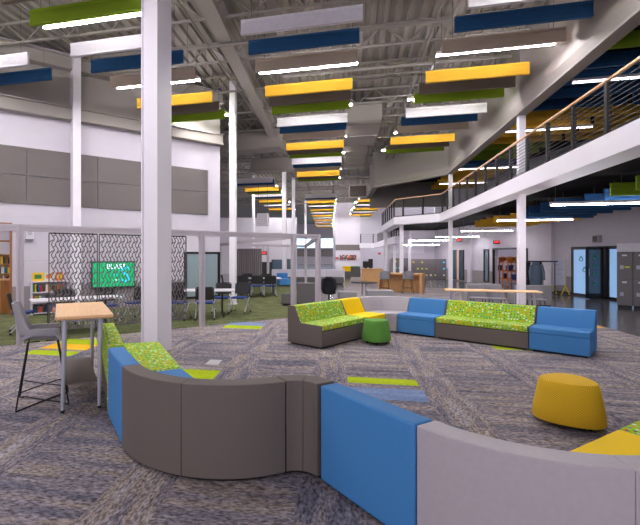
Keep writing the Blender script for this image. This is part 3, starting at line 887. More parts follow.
for i in range(N + 1):
    a = math.radians(-128 + 256 * i / N)           # 0 is the back
    bx = max(-1.0, -math.cos(a)); 
    w = max(0.0, math.cos(a))
    kk = min(1.0, max(0.0, (64 - abs(math.degrees(a))) / 30)); top = 0.875 + 0.29 * kk * kk * (3 - 2 * kk); bot = 0.825 - 0.10 * max(0, w - 0.1)
    ry = 0.245; rx = 0.235
    ca, sa = math.cos(a), math.sin(a)
    sx = -rx * math.copysign(abs(ca) ** 0.6, ca) ; sy = ry * math.copysign(abs(sa) ** 0.6, sa)
    lean = -0.06 * w
    for (dr, z) in ((0, bot), (0, top), (-0.032, top), (-0.032, bot)):
        f = 1 + dr / 0.24
        ll = lean * (z - bot) / 0.3
        vs.append((sx * f + ll, sy * f, z))
fs = []
for i in range(N):
    for k in range(4): fs.append((i * 4 + k, i * 4 + (k + 1) % 4, (i + 1) * 4 + (k + 1) % 4, (i + 1) * 4 + k))
fs += [(0, 1, 2, 3), (N * 4 + 3, N * 4 + 2, N * 4 + 1, N * 4)]
mb.add(vs, fs).build('back_and_arms', PLASTG, st, smooth=True)
MB().add(*grid_shell([[(-0.235 + 0.03 * i, y, 0.79 + 0.03 * i * 0.2 - 0.09 * (1 - i)) for y in (-0.12, 0, 0.12)] for i in (0, 1)], 0.03)).build('lower_back', PLASTG, st)
feet = [(-0.26, -0.27), (-0.26, 0.27), (0.27, -0.25), (0.27, 0.25)]
tops = [(-0.15, -0.15), (-0.15, 0.15), (0.15, -0.15), (0.15, 0.15)]
for (fx, fy), (tx, ty) in zip(feet, tops):
    MB().path([(tx * 0.2, ty, 0.735), (tx, ty, 0.73), (tx + (fx - tx) * 0.97, ty + (fy - ty) * 0.97, 0.03), (fx, fy, 0.012), (fx * 0.85, fy * 0.85, 0.011)], 0.009).build('leg', STEELD, st, smooth=True)
for z, kx in ((0.011, 0.86), (0.20, 0.80)):
    MB().path([(feet[0][0] * kx, feet[0][1] * kx, z), (0, 0.008, z), (feet[3][0] * kx, feet[3][1] * kx, z)], 0.008).build('cross_brace', STEELD, st, smooth=True)
    MB().path([(feet[1][0] * kx, feet[1][1] * kx, z + 0.016), (0, -0.008, z + 0.016), (feet[2][0] * kx, feet[2][1] * kx, z + 0.016)], 0.008).build('cross_brace', STEELD, st, smooth=True)

# ------------------------------------------------------------------ aluminium frame of the glazed bay
ft = thing('partition_frame', 'pale aluminium post and beam frame around the green carpeted bay', 'partition frame', (0, 0, 0))
def frame_t(x, off=0.0):
    b = (FR0[0] + FRN[0] * off, FR0[1] + FRN[1] * off); k = (x - PX) / F
    return (k * b[1] - b[0]) / (FRD[0] - k * FRD[1])
def frame_pt(t, off=0.0): return (FR0[0] + FRD[0] * t + FRN[0] * off, FR0[1] + FRD[1] * t + FRN[1] * off)
FRZ = math.atan2(FRD[1], FRD[0])
FT = 2.30
posts = {}
def post(key, X, Y, rz, w=0.13):
    posts[key] = (X, Y)
    mb = MB(); mb.box((0, 0, FT / 2), (w, w * 0.7, FT))
    for s_ in (-1, 1): mb.box((s_ * w * 0.3, 0, FT / 2), (w * 0.18, w, FT))
    mb.build('post', FRAME, ft, (X, Y, 0), rz, bevel=0.004)
def beam(a, b, z=FT - 0.065, h=0.13, w=0.1):
    (x0, y0), (x1, y1) = (posts.get(a, a) if isinstance(a, str) else a), (posts.get(b, b) if isinstance(b, str) else b)
    mb = MB(); mb.bar((x0, y0, z), (x1, y1, z), w * 0.7, h); mb.bar((x0, y0, z + h * 0.28), (x1, y1, z + h * 0.28), w, h * 0.4); mb.bar((x0, y0, z - h * 0.35), (x1, y1, z - h * 0.35), w, h * 0.25)
    mb.build('beam', FRAME, ft)
t2, t3, t4 = frame_t(202), frame_t(293.5), frame_t(318)
post('a', *frame_pt(0), FRZ); post('b', *frame_pt(t2), FRZ); post('c', *frame_pt(t3), FRZ); post('d', *frame_pt(t4), FRZ, 0.14)
post('e', XQ(220.6, 21.6), 21.6, -TH); post('f', XQ(268, 23.5), 23.5, -TH); post('g', XQ(305.8, 25), 25, -TH)
beam(frame_pt(-4.5), 'b'); beam('b', 'd'); beam('c', 'e'); beam('d', 'g'); beam('e', 'f'); beam('f', 'g')
# cut-out screens: S shaped openings between dark wavy ribs
RIB = mat('screen_felt', rgb(108, 101, 106), 0.8)
def screen(t0, t1, z0, z1, label, off=0.13, pitch=0.072, lam=0.22):
    c = frame_pt(t0, off)
    t = thing('hanging_screen', label, 'screen', (c[0], c[1], 0), FRZ, 'cut-out screens of the glazed bay')
    W = t1 - t0; mb = MB(); th = 0.006; hw = 0.0105
    n = int(round(W / pitch)); m = int((z1 - z0) / lam * 12)
    def xw(c_, z): return c_ * W / n + 0.025 * math.sin(2 * PI * z / lam)
    for i in range(1, n):
        vs = []; fs = []
        for k in range(m + 1):
            z = z0 + (z1 - z0) * k / m; x = xw(i, z)
            for dx, dy in ((-hw, -th), (hw, -th), (hw, th), (-hw, th)): vs.append((x + dx, dy, z))
        for k in range(m):
            for q in range(4): fs.append((k * 4 + q, k * 4 + (q + 1) % 4, k * 4 + 4 + (q + 1) % 4, k * 4 + 4 + q))
        mb.add(vs, fs)
    # bridges that close each opening
    for i in range(0, n):
        z = z0 + (lam / 2 if i % 2 else lam * 0.0) + 0.03
        while z < z1:
            xa, xb = xw(i, z), xw(i + 1, z)
            mb.bar((xa, 0, z - 0.02), (xb, 0, z + 0.03), 2 * th, 0.02)
            z += lam
    mb.build('cut_out_panel', RIB, t)
    fr = MB()
    for x in (0.0, W): fr.bar((x, 0, z0 - 0.02), (x, 0, z1), 0.022, 0.02)
    fr.bar((0, 0, z0 - 0.01), (W, 0, z0 - 0.01), 0.016, 0.025)
    fr.build('edge_frame', DGREYF, t)
    MB().bar((0.0, 0, z1 + 0.012), (W, 0, z1 + 0.012), 0.03, 0.025).build('hanging_track', DKRAIL, t)
    for x in (0.1, W - 0.1): MB().bar((x, 0, z1), (x, -0.10, FT - 0.09), 0.012, 0.012).build('hanger', DKRAIL, t)
sx = [frame_t(x, 0.13) for x in (49, 97.3, 99.3, 146, 147.5, 186)]
screen(sx[0], sx[1], 0.2, 2.14, 'grey cut-out felt screen hanging in front of the bookshelf')
screen(sx[2], sx[3], 0.2, 2.14, 'grey cut-out felt screen hanging in front of the television')
screen(sx[4], sx[5], 0.2, 2.14, 'grey cut-out felt screen hanging behind the tall white column')
# things on the left wall
def on_wall(x0, x1, y0, y1, off0, off1):
    """box on the left wall from pixel edges; returns t range and z range"""
    ta, tb = wall_t(x0), wall_t(x1); tm = (ta + tb) / 2
    d = wall_pt(tm)[1]
    return ta, tb, ZQ(y1, d), ZQ(y0, d)
ta, tb, z0, z1 = on_wall(91, 134, 261.3, 288, 0, 0)
c = wall_pt((ta + tb) / 2, 0.0)
tv = thing('television', 'wall-mounted flat television showing a green slide with white lettering', 'television', (c[0], c[1], (z0 + z1) / 2), WRZ)
w_, h_ = tb - ta, z1 - z0
MB().box((0, -0.06, 0), (w_, 0.05, h_)).build('casing', BLKPL, tv, bevel=0.006)
MB().box((0, -0.087, 0.01), (w_ - 0.05, 0.006, h_ - 0.09)).build('screen', SCREENG, tv)
MB().box((0, -0.02, 0), (0.4, 0.04, 0.3)).build('wall_bracket', BLACK, tv)
text_mesh('BLAST', 0.22, SCREENW, 'lettering', tv, (0.08, -0.092, h_ * 0.30))
text_mesh('to', 0.14, SCREENC, 'lettering', tv, (0.05, -0.092, 0.0))
text_mesh('IT', 0.2, SCREENW, 'lettering', tv, (0.06, -0.092, -h_ * 0.27))
text_mesh('S', 0.72, SCREENC, 'lettering', tv, (w_ * 0.27, -0.092, -0.02))
c = wall_pt(wall_t(106), 0.0); d = c[1]
lt_ = text_mesh('IL I SLOSKA', 0.24, mat('pale_blue_letters', rgb(190, 226, 238), 0.5), 'wall_lettering', None, (wall_pt(wall_t(106), 0.025)[0], wall_pt(wall_t(106), 0.025)[1], ZQ(297.5, d)), (PI / 2, 0, WRZ), 0.006)
tag(lt_, 'pale blue lettering on the grey wall below the television', 'lettering')
ta, tb, z0, z1 = on_wall(71.5, 78.5, 266.5, 274.5, 0, 0); c = wall_pt((ta + tb) / 2, 0.01)
po = thing('poster', 'small blue poster with orange squares on the white wall beside the television', 'poster', (c[0], c[1], (z0 + z1) / 2), WRZ)
MB().box((0, 0, 0), (tb - ta, 0.01, z1 - z0)).build('sheet', mat('poster_blue', rgb(60, 84, 140), 0.6), po)
for i in range(6): MB().box((-0.06 + 0.12 * (i % 2), -0.008, -0.08 + 0.08 * (i // 2)), (0.05, 0.006, 0.04)).build('printed_square', mat('poster_orange', rgb(220, 160, 60), 0.6), po)
ta, tb, z0, z1 = on_wall(25.2, 33.2, 228.5, 239.5, 0, 0); c = wall_pt((ta + tb) / 2, 0.0)
sp = thing('wall_speaker', 'square white wall speaker with round grille beside the frame post', 'speaker', (c[0], c[1], (z0 + z1) / 2), WRZ)
MB().box((0, -0.06, 0), (tb - ta, 0.12, z1 - z0)).build('housing', WHITE, sp, bevel=0.01)
MB().tube((0, -0.118, 0.02), (0, -0.13, 0.02), (tb - ta) * 0.3, 20).build('grille', FRAME, sp)
MB().box((0, -0.06, -(z1 - z0) / 2 - 0.012), (tb - ta, 0.13, 0.025)).build('lower_trim', DGREYF, sp)
ta, tb, z0, z1 = on_wall(184, 219.5, 252, 297.5, 0, 0); z0 = 0.18; c = wall_pt((ta + tb) / 2, 0.0)
gb = thing('glass_board', 'large frosted glass board in a black frame on the left wall', 'glass board', (c[0], c[1], 0), WRZ)
MB().box((0, -0.02, (z0 + z1) / 2), (tb - ta - 0.1, 0.02, z1 - z0 - 0.1)).build('glass_panel', GLASSB, gb)
for s_ in (-1, 1): MB().box((s_ * ((tb - ta) / 2 - 0.05), -0.025, (z0 + z1) / 2), (0.1, 0.05, z1 - z0)).build('frame_stile', BLACK, gb)
for z in (z0 + 0.03, z1 - 0.03): MB().box((0, -0.025, z), (tb - ta, 0.05, 0.07)).build('frame_rail', BLACK, gb)
# bookshelf with books
def bookshelf(c, rz, W, Ht, Dp, rows, label, m):
    t = thing('bookshelf', label, 'bookshelf', (c[0], c[1], 0), rz)
    for s_ in (-1, 1): MB().box((s_ * (W / 2 - 0.012), 0, Ht / 2), (0.024, Dp, Ht)).build('side_panel', m, t)
    MB().box((0, Dp / 2 - 0.008, Ht / 2), (W, 0.016, Ht)).build('back_panel', m, t)
    zs = [0.06 + (Ht - 0.08) * k / rows for k in range(rows)] + [Ht - 0.012]
    for z in zs: MB().box((0, 0, z), (W - 0.05, Dp, 0.024)).build('shelf', m, t)
    return t, zs
BOOKC = [('red', rgb(178, 40, 36)), ('orange', rgb(226, 120, 40)), ('yellow', rgb(232, 190, 50)), ('green', rgb(70, 120, 60)), ('blue', rgb(50, 80, 150)), ('white', rgb(222, 216, 210)), ('brown', rgb(110, 70, 50)), ('black', rgb(40, 38, 42))]
BOOKM = {n_: mat(n_ + '_book_cover', c_, 0.6) for n_, c_ in BOOKC}
PAPER = mat('book_pages', rgb(236, 230, 216), 0.8)
def book(X, Y, z, rz, th, hh, dp, cname, where, group):
    t = thing('book', '%s book standing %s' % (cname, where), 'book', (X, Y, z), rz, group)
    mb = MB(); mb.box((-th / 2 + 0.002, 0, hh / 2), (0.004, dp, hh)); mb.box((th / 2 - 0.002, 0, hh / 2), (0.004, dp, hh)); mb.box((0, -dp / 2 + 0.002, hh / 2), (th, 0.004, hh))
    mb.build('cover', BOOKM[cname], t)
    MB().box((0, 0.004, hh / 2), (th - 0.009, dp - 0.014, hh - 0.01)).build('page_block', PAPER, t)
rb = random.Random(3)
def fill_books(c, rz, W, zs, Dp, where, group, gapk=0.0):
    dx, dy = math.cos(rz), math.sin(rz)
    for r in range(len(zs) - 1):
        x = -W / 2 + 0.04
        while x < W / 2 - 0.08:
            th = rb.uniform(0.03, 0.06); hh = rb.uniform(0.6, 0.86) * (zs[r + 1] - zs[r] - 0.03)
            xx = x + th / 2
            if rb.random() > 0.12:
                book(c[0] + dx * xx + dy * 0.03, c[1] + dy * xx - dx * 0.03, zs[r] + 0.0125, rz, th, hh, 0.2, rb.choice(BOOKC)[0], where, group)
            x += th + 0.002 + (0.1 if rb.random() < gapk else 0)
tb0, tb1 = wall_t(30), wall_t(66)
bc = wall_pt((tb0 + tb1) / 2, 0.19)
bs, zs = bookshelf(bc, WRZ, tb1 - tb0, 0.96, 0.32, 3, 'low white bookshelf full of books standing behind the cut-out screen', WHITE)
fill_books(bc, WRZ, tb1 - tb0, zs, 0.32, 'in the low white bookshelf', 'books in the low white bookshelf', 0.05)
for x, wd, m_, lab in ((37, 0.30, 'yellow', 'yellow picture book propped up on top of the low white bookshelf'), (47.8, 0.24, 'white', 'white picture book propped up on top of the low white bookshelf'), (58, 0.2, 'orange', 'orange picture book propped up on top of the low white bookshelf')):
    c = wall_pt(wall_t(x), 0.17)
    t = thing('display_book', lab, 'book', (c[0], c[1], 0.962), WRZ)
    MB().box((0, -0.02, 0.125), (wd, 0.012, 0.25)).build('cover', BOOKM[m_], t)
    MB().box((0, -0.03, 0.13), (wd * 0.6, 0.008, 0.12)).build('printed_picture', BOOKM['green' if m_ == 'yellow' else 'orange' if m_ == 'white' else 'yellow'], t)
    MB().box((0, 0.03, 0.05), (wd * 0.5, 0.08, 0.1)).build('easel', BLKPL, t)
# library seen through the doorway
for t_ in (-3.3, -0.7):
    c = wall_pt(t_, -2.0); strip_light(c[0], c[1], 2.7, 3.24, 'white strip light hanging inside the library beyond the doorway', 'strip lights of the library', WRZ, dim=1)
lc = wall_pt(-0.55, -3.7)
ls, zs = bookshelf(lc, WRZ, 2.4, 1.75, 0.32, 5, 'brown library bookcase seen through the doorway', OAKC)
fill_books(lc, WRZ, 2.4, zs, 0.32, 'in the library bookcase beyond the doorway', 'books in the library bookcase', 0.12)
dl = wall_pt(wall_t(8.5), -0.9)
t = thing('wooden_counter', 'narrow brown wooden counter end inside the library doorway', 'counter', (dl[0], dl[1], 0), WRZ)
MB().box((0, 0, 0.48), (0.3, 0.5, 0.96)).build('body', wood_material('brown_wood', rgb(140, 86, 34), rgb(166, 108, 50), (6, 6, 1)), t, bevel=0.01)
MB().box((0, 0, 0.98), (0.36, 0.56, 0.04)).build('top', OAKC, t)

# ------------------------------------------------------------------ nesting chairs and meeting tables
def make_chair(loc, rz, label, group):
    t = thing('nesting_chair', label, 'chair', (loc[0], loc[1], 0), rz, group)
    MB().prism(rrect(0.44, 0.43, 0.08), 0.43, 0.475).build('seat', NAVY, t, bevel=0.012)
    vs = []; fs = []
    n = 8
    for i in range(n + 1):
        x = -0.22 + 0.44 * i / n; yb = -0.23 + 0.05 * (abs(x) / 0.22) ** 2
        inset = 0.02 if i in (0, n) else 0
        for (dy, z) in ((0, 0.54 + inset), (-0.07, 0.86 - inset), (-0.085, 0.86 - inset), (-0.015, 0.54 + inset)): vs.append((x, yb + dy, z))
    for i in range(n):
        for k in range(4): fs.append((i * 4 + k, i * 4 + (k + 1) % 4, i * 4 + 4 + (k + 1) % 4, i * 4 + 4 + k))
    fs += [(0, 1, 2, 3), (n * 4 + 3, n * 4 + 2, n * 4 + 1, n * 4)]
    MB().add(vs, fs).build('backrest', MESHB, t)
    MB().path([(-0.23, -0.19, 0.5), (-0.235, -0.24, 0.84), (-0.2, -0.29, 0.875), (0.2, -0.29, 0.875), (0.235, -0.24, 0.84), (0.23, -0.19, 0.5)], 0.013).build('back_frame', BLKPL, t)
    for s_ in (-1, 1):
        for y0, y1 in ((-0.24, 0.16), (0.24, -0.16)):
            lg = MB().path([(s_ * 0.23, y1, 0.45), (s_ * 0.25, y0, 0.06)], 0.013).build('leg', LEGP, t)
            MB().tube((s_ * 0.25 - 0.014, y0, 0.03), (s_ * 0.25 + 0.014, y0, 0.03), 0.03, 8).build('caster', BLKPL, lg)
    return t
CH = []
def chair(X, Y, face, label, group):
    """face: direction the sitter looks, degrees from +X"""
    rz = math.radians(face - 90)
    if not CH: c_ = make_chair((X, Y), rz, label, group); CH.append(c_); return c_
    c_ = copy_tree(CH[0]); c_.location = (X, Y, 0); c_.rotation_euler = (0, 0, rz); tag(c_, label, 'chair', group); return c_
def meeting_table(X, Y, L, W, rz, label):
    t = thing('meeting_table', label, 'table', (X, Y, 0), rz)
    MB().prism(rrect(L, W, 0.06), 0.715, 0.742).build('table_top', TABLEW, t, bevel=0.006)
    for s_ in (-1, 1):
        MB().bar((s_ * (L / 2 - 0.35), 0, 0.08), (s_ * (L / 2 - 0.35), 0, 0.715), 0.05, 0.05).build('leg_column', BLKPL, t)
        ft_ = MB().path([(s_ * (L / 2 - 0.3), -W / 2 + 0.05, 0.05), (s_ * (L / 2 - 0.35), -W / 4, 0.09), (s_ * (L / 2 - 0.35), W / 4, 0.09), (s_ * (L / 2 - 0.3), W / 2 - 0.05, 0.05)], 0.02).build('foot', BLKPL, t)
        for q_ in (-1, 1): MB().tube((s_ * (L / 2 - 0.3) - 0.012, q_ * (W / 2 - 0.05), 0.028), (s_ * (L / 2 - 0.3) + 0.012, q_ * (W / 2 - 0.05), 0.028), 0.028, 8).build('caster', BLKPL, ft_)
        MB().bar((s_ * (L / 2 - 0.35), -0.28, 0.70), (s_ * (L / 2 - 0.35), 0.28, 0.70), 0.05, 0.03).build('top_support', BLKPL, t)
G1 = 'chairs at the meeting table by the glass board'
meeting_table(-1.62, 12.1, 2.1, 0.8, math.radians(3), 'white flip-top meeting table in front of the frosted glass board')
chair(-2.02, 11.45, 78, 'black mesh chair with navy seat pushed up to the meeting table by the glass board', G1)
chair(-1.33, 11.5, 95, 'black mesh chair with navy seat pushed up to the meeting table by the glass board', G1)
chair(-0.98, 12.85, 262, 'black mesh chair with navy seat pushed up to the meeting table by the glass board', G1)
chair(-0.45, 12.85, 250, 'black mesh chair with navy seat pushed up to the meeting table by the glass board', G1)
chair(-2.3, 12.8, 275, 'black mesh chair with navy seat pushed up to the meeting table by the glass board', G1)
meeting_table(0.12, 18.5, 2.0, 0.8, 0.05, 'white flip-top meeting table in front of the far mesh curtain')
G2 = 'chairs at the meeting table by the mesh curtain'
for x in (-0.52, 0.08, 0.62): chair(x, 17.85, 92, 'black mesh chair with navy seat at the meeting table by the mesh curtain', G2)
for x in (-0.35, 0.5): chair(x, 19.2, 270, 'black mesh chair with navy seat at the meeting table by the mesh curtain', G2)
chair(-1.15, 18.4, 5, 'black mesh chair with navy seat at the meeting table by the mesh curtain', G2)
meeting_table(-4.0, 9.75, 1.9, 0.75, FRZ, 'white flip-top meeting table in front of the low white bookshelf')
G3 = 'chairs at the meeting table by the bookshelf'
chair(-5.1, 9.5, 30, 'black mesh chair with navy seat at the meeting table by the low bookshelf', G3)
chair(-4.5, 10.3, 303, 'black mesh chair with navy seat at the meeting table by the low bookshelf', G3)
chair(-3.7, 10.85, 303, 'black mesh chair with navy seat at the meeting table by the low bookshelf', G3)
chair(-3.2, 11.5, 150, 'black mesh chair with navy seat standing alone between the television and the tall white column', None)
# grey mesh curtain in the next bay
X0, X1, Yc = XQ(236.5, 23), XQ(262, 23), 23.0
t = thing('mesh_curtain', 'grey pleated mesh curtain hanging behind the far meeting table', 'curtain', (X0, Yc, 0))
vs = []; n = 40; 
for i in range(n + 1):
    x = (X1 - X0) * i / n; y = 0.035 * math.sin(i * 1.9)
    vs += [(x, y, 0.08), (x, y, 2.05), (x, y + 0.01, 2.05), (x, y + 0.01, 0.08)]
fs = [(i * 4 + k, i * 4 + (k + 1) % 4, i * 4 + 4 + (k + 1) % 4, i * 4 + 4 + k) for i in range(n) for k in range(4)]
MB().add(vs, fs).build('cloth', mat('curtain_mesh', rgb(126, 118, 122), 0.9), t)
MB().bar((-0.1, 0, 2.07), (X1 - X0 + 0.1, 0, 2.07), 0.03, 0.04).build('rail', FRAME, t)
for x in (0, X1 - X0): MB().bar((x, 0, 2.07), (x, 0.45, 2.2), 0.03, 0.03).build('bracket', FRAME, t)

# ------------------------------------------------------------------ middle ground: grey lounge pieces, round table, counters
def lounge_block(X, Y, L, Dp, hs, hb, rz, m, label):
    t = thing('lounge_sofa', label, 'sofa', (X, Y, 0), rz)
    MB().box((0, 0, 0.03), (L - 0.1, Dp - 0.1, 0.06)).build('plinth', BLKPL, t)
    MB().box((0, Dp * 0.15 * 0 - 0.1, (0.06 + hs) / 2), (L, Dp - 0.2, hs - 0.06)).build('seat', m, t, bevel=0.03)
    MB().box((0, Dp / 2 - 0.1, (0.06 + hb) / 2), (L, 0.19, hb - 0.06)).build('backrest', m, t, bevel=0.03)
    return t
t = lounge_block(XQ(308, 14.6), 14.9, 0.68, 0.8, 0.45, 0.78, PI - 0.1, DGREYF, 'charcoal high-backed lounge chair standing behind the frame posts')
t2_ = lounge_block(XQ(290, 14.4), 14.9, 0.5, 0.7, 0.36, 0.42, PI - 0.1, DGREYF, 'low charcoal bench block beside the charcoal high-backed lounge chair')
def pouf(px, py, w, d_, h, label, m=MIDGREY):
    X, Y = P(px, py)
    t = thing('bench_ottoman', label, 'bench', (X, Y + d_ / 2, 0), math.radians(-8))
    MB().box((0, 0, 0.03), (w - 0.1, d_ - 0.1, 0.06)).build('plinth', BLKPL, t)
    MB().box((0, 0, (h + 0.06) / 2), (w, d_, h - 0.06)).build('body', m, t, bevel=0.03)
pouf(349, 305, 0.62, 0.6, 0.45, 'grey upholstered bench left of the round black table')
pouf(382, 304, 0.9, 0.6, 0.47, 'grey upholstered bench right of the round black table')
X, Y = XQ(364, 16.4), 16.4
t = thing('round_table', 'low round table with a black top between two grey benches', 'table', (X, Y, 0))
MB().lathe([(0.47, 0.665), (0.5, 0.67), (0.5, 0.69), (0.49, 0.695)], 28).build('table_top', BLACK, t, smooth=True)
for s_ in (-1, 1): MB().tube((s_ * 0.07, 0, 0.03), (s_ * 0.07, 0, 0.67), 0.03, 8).build('pedestal', LEGP, t)
MB().lathe([(0.3, 0.0), (0.3, 0.02), (0.1, 0.035)], 20).build('base', LEGP, t)
X, Y = XQ(329, 15.0), 15.0
t = thing('swivel_chair', 'grey chair with a black jacket hung over its back behind the yellow seat', 'chair', (X, Y, 0), math.radians(-20))
MB().prism(rrect(0.46, 0.46, 0.1), 0.43, 0.49).build('seat', DGREYF, t, bevel=0.015)
MB().box((0, -0.24, 0.72), (0.44, 0.05, 0.44)).build('backrest', DGREYF, t, bevel=0.02)
MB().tube((0, 0, 0.06), (0, 0, 0.43), 0.03, 8).build('pedestal', BLACK, t)
mb = MB()
for i in range(5):
    a = i * 2 * PI / 5; mb.bar((0, 0, 0.07), (0.28 * math.cos(a), 0.28 * math.sin(a), 0.04), 0.04, 0.03)
mb.build('star_base', BLACK, t)
JKT = mat('black_cloth', rgb(22, 22, 28), 0.9)
def drape(name, label, X, Y, z0, z1, w, d_, rz, m, parts=True):
    """hanging coat: shoulders, flaring body and two sleeves as one closed surface with folds"""
    t = thing(name, label, 'coat', (X, Y, z0), rz)
    prof = [(0.30, 0.0), (0.50, 0.05), (0.52, 0.12), (0.49, 0.35), (0.45, 0.62), (0.44, 0.80), (0.36, 0.90), (0.16, 0.96), (0.10, 1.0)]
    hh = z1 - z0
    n = 28; vs = []
    for (r, f) in prof:
        for k in range(n):
            a = 2 * PI * k / n; fold = 1 + 0.09 * math.sin(5 * a + 3 * f) * (1 - f)
            vs.append((r * w * math.cos(a) * fold, r * d_ * math.sin(a) * fold, f * hh))
    fs = [(j * n + k, j * n + (k + 1) % n, (j + 1) * n + (k + 1) % n, (j + 1) * n + k) for j in range(len(prof) - 1) for k in range(n)]
    fs += [tuple(range(n))[::-1], tuple(range((len(prof) - 1) * n, len(prof) * n))]
    MB().add(vs, fs).build('coat_body', m, t, smooth=True)
    for s_ in (-1, 1):
        MB().path([(s_ * 0.36 * w, -0.1 * d_, hh * 0.88), (s_ * 0.52 * w, -0.25 * d_, hh * 0.6), (s_ * 0.5 * w, -0.4 * d_, hh * 0.25)], 0.06, 8).build('sleeve', m, t, smooth=True)
    MB().lathe([(0.10, hh * 0.90), (0.15, hh * 0.93), (0.13, hh * 0.99), (0.08, hh * 1.01)], 14).build('hood', m, t, smooth=True)
    return t
drape('jacket', 'black jacket hung over the back of the grey swivel chair', XQ(329, 14.68), 14.68, 0.38, 0.98, 0.42, 0.14, math.radians(-20), JKT)
# long maple table behind the far sofa with grey chairs
TLX0, TLX1 = 5.24, 7.4
cx, cy = 6.38, 11.68
t = thing('long_table', 'long maple-topped table with silver legs behind the far sofa', 'table', (cx, cy, 0), math.atan2(-0.66, 2.11))
Lt = 2.3
MB().prism(rrect(Lt, 0.58, 0.05), 0.735, 0.765).build('table_top', OAK, t, bevel=0.006)
for sx_ in (-1, 1):
    for sy_ in (-1, 1): MB().tube((sx_ * (Lt / 2 - 0.14), sy_ * 0.22, 0), (sx_ * (Lt / 2 - 0.2), sy_ * 0.20, 0.735), 0.032, 10).build('leg', LEGP, t, smooth=True)
    MB().bar((sx_ * (Lt / 2 - 0.2), -0.24, 0.71), (sx_ * (Lt / 2 - 0.2), 0.24, 0.71), 0.05, 0.04).build('top_support', LEGP, t)
SHELLG = mat('grey_shell', rgb(132, 128, 134), 0.5)
def shell_chair(X, Y, rz, label, m=SHELLG, k=1.0, seat_z=0.45, name='shell_chair', cat='chair', group=None):
    t = thing(name, label, cat, (X, Y, 0), rz, group)
    MB().prism(rrect(0.46 * k, 0.44, 0.1), seat_z - 0.02, seat_z + 0.02).build('seat', m, t, bevel=0.012)
    vs = []; n = 10
    for i in range(n + 1):
        a = math.radians(-70 + 140 * i / n); x = 0.26 * k * math.sin(a); y = -0.24 * math.cos(a) ** 0.7
        for (dz, o) in ((0.03, 0), (0.36 - 0.1 * abs(math.sin(a)) ** 3, -0.05), (0.36 - 0.1 * abs(math.sin(a)) ** 3, -0.07), (0.03, -0.02)): vs.append((x, y + o, seat_z + dz))
    fs = [(i * 4 + q_, i * 4 + (q_ + 1) % 4, i * 4 + 4 + (q_ + 1) % 4, i * 4 + 4 + q_) for i in range(n) for q_ in range(4)] + [(0, 1, 2, 3), (n * 4 + 3, n * 4 + 2, n * 4 + 1, n * 4)]
    MB().add(vs, fs).build('backrest', m, t, smooth=True)
    for sx_ in (-1, 1):
        for sy_ in (-1, 1): MB().tube((sx_ * 0.15, sy_ * 0.14, seat_z - 0.02), (sx_ * 0.23, sy_ * 0.22, 0.0), 0.011, 6).build('leg', STEELD, t)
    if seat_z > 0.6: MB().path([(-0.2, -0.19, 0.25), (0.2, -0.19, 0.25), (0.2, 0.19, 0.25), (-0.2, 0.19, 0.25), (-0.2, -0.19, 0.25)], 0.009).build('foot_ring', STEELD, t)
    return t
for i, (x, yy) in enumerate(((478, 12.75), (497, 12.5), (536, 12.2))):
    shell_chair(XQ(x, yy), yy, PI - 0.2, 'grey shell chair pulled up to the far side of the long maple table', group='chairs at the long maple table')
lounge_block(XQ(481, 15.3), 15.3, 1.1, 0.8, 0.42, 0.72, PI - 0.22, MIDGREY, 'low grey lounge sofa standing beyond the long maple table near the white column')
lounge_block(XQ(529, 14.6), 14.6, 1.1, 0.8, 0.42, 0.72, PI - 0.22, MIDGREY, 'low grey lounge sofa standing beyond the long maple table near the coat rack')
# oak counters
def counter(p0, p1, dep, h, label, knee=True):
    a = math.atan2(p1[1] - p0[1], p1[0] - p0[0]); L = math.dist(p0, p1)
    t = thing('service_counter', label, 'counter', (p0[0], p0[1], 0), a)
    MB().bz(0, L, 0, dep, h - 0.06, h).build('counter_top', OAKC, t, bevel=0.006)
    for x in (0, L - 0.1): MB().bz(x, x + 0.1, 0, dep, 0, h - 0.06).build('end_panel', OAKC, t)
    MB().bz(0.1, L - 0.1, dep * 0.55 if knee else 0.04, dep * 0.55 + 0.04 if knee else 0.08, 0.0, h - 0.06).build('front_panel', OAKC, t)
    return t
counter((XQ(378, 20.2), 20.2), (XQ(422, 19.3), 19.3), 0.95, 0.88, 'oak service counter with two grey stools in front')
G5 = 'stools at the oak counter'
for x in (386, 409.5):
    shell_chair(XQ(x, 19.1), 19.35, 0.0 - 0.2, 'grey shell stool standing in front of the oak counter', mat('stool_shell', rgb(132, 130, 136), 0.5), 0.95, 0.66, 'counter_stool', 'stool', G5)
counter((XQ(361.5, 27), 27), (XQ(383, 26.6), 26.6), 1.0, 0.88, 'second oak counter with monitors on it, left of the stool counter', False)
for px, w_, h_, lab in ((366, 0.35, 0.4, 'small black monitor standing on the far oak counter'), (371, 0.28, 0.55, 'tall black speaker standing on the far oak counter')):
    X = XQ(px, 27.4)
    t = thing('desk_monitor', lab, 'monitor', (X, 27.5, 0.88))
    MB().box((0, 0, h_ / 2 + 0.05), (w_, 0.05, h_)).build('screen', BLACK, t)
    MB().box((0, 0, 0.03), (0.15, 0.15, 0.06)).build('stand', BLACK, t)

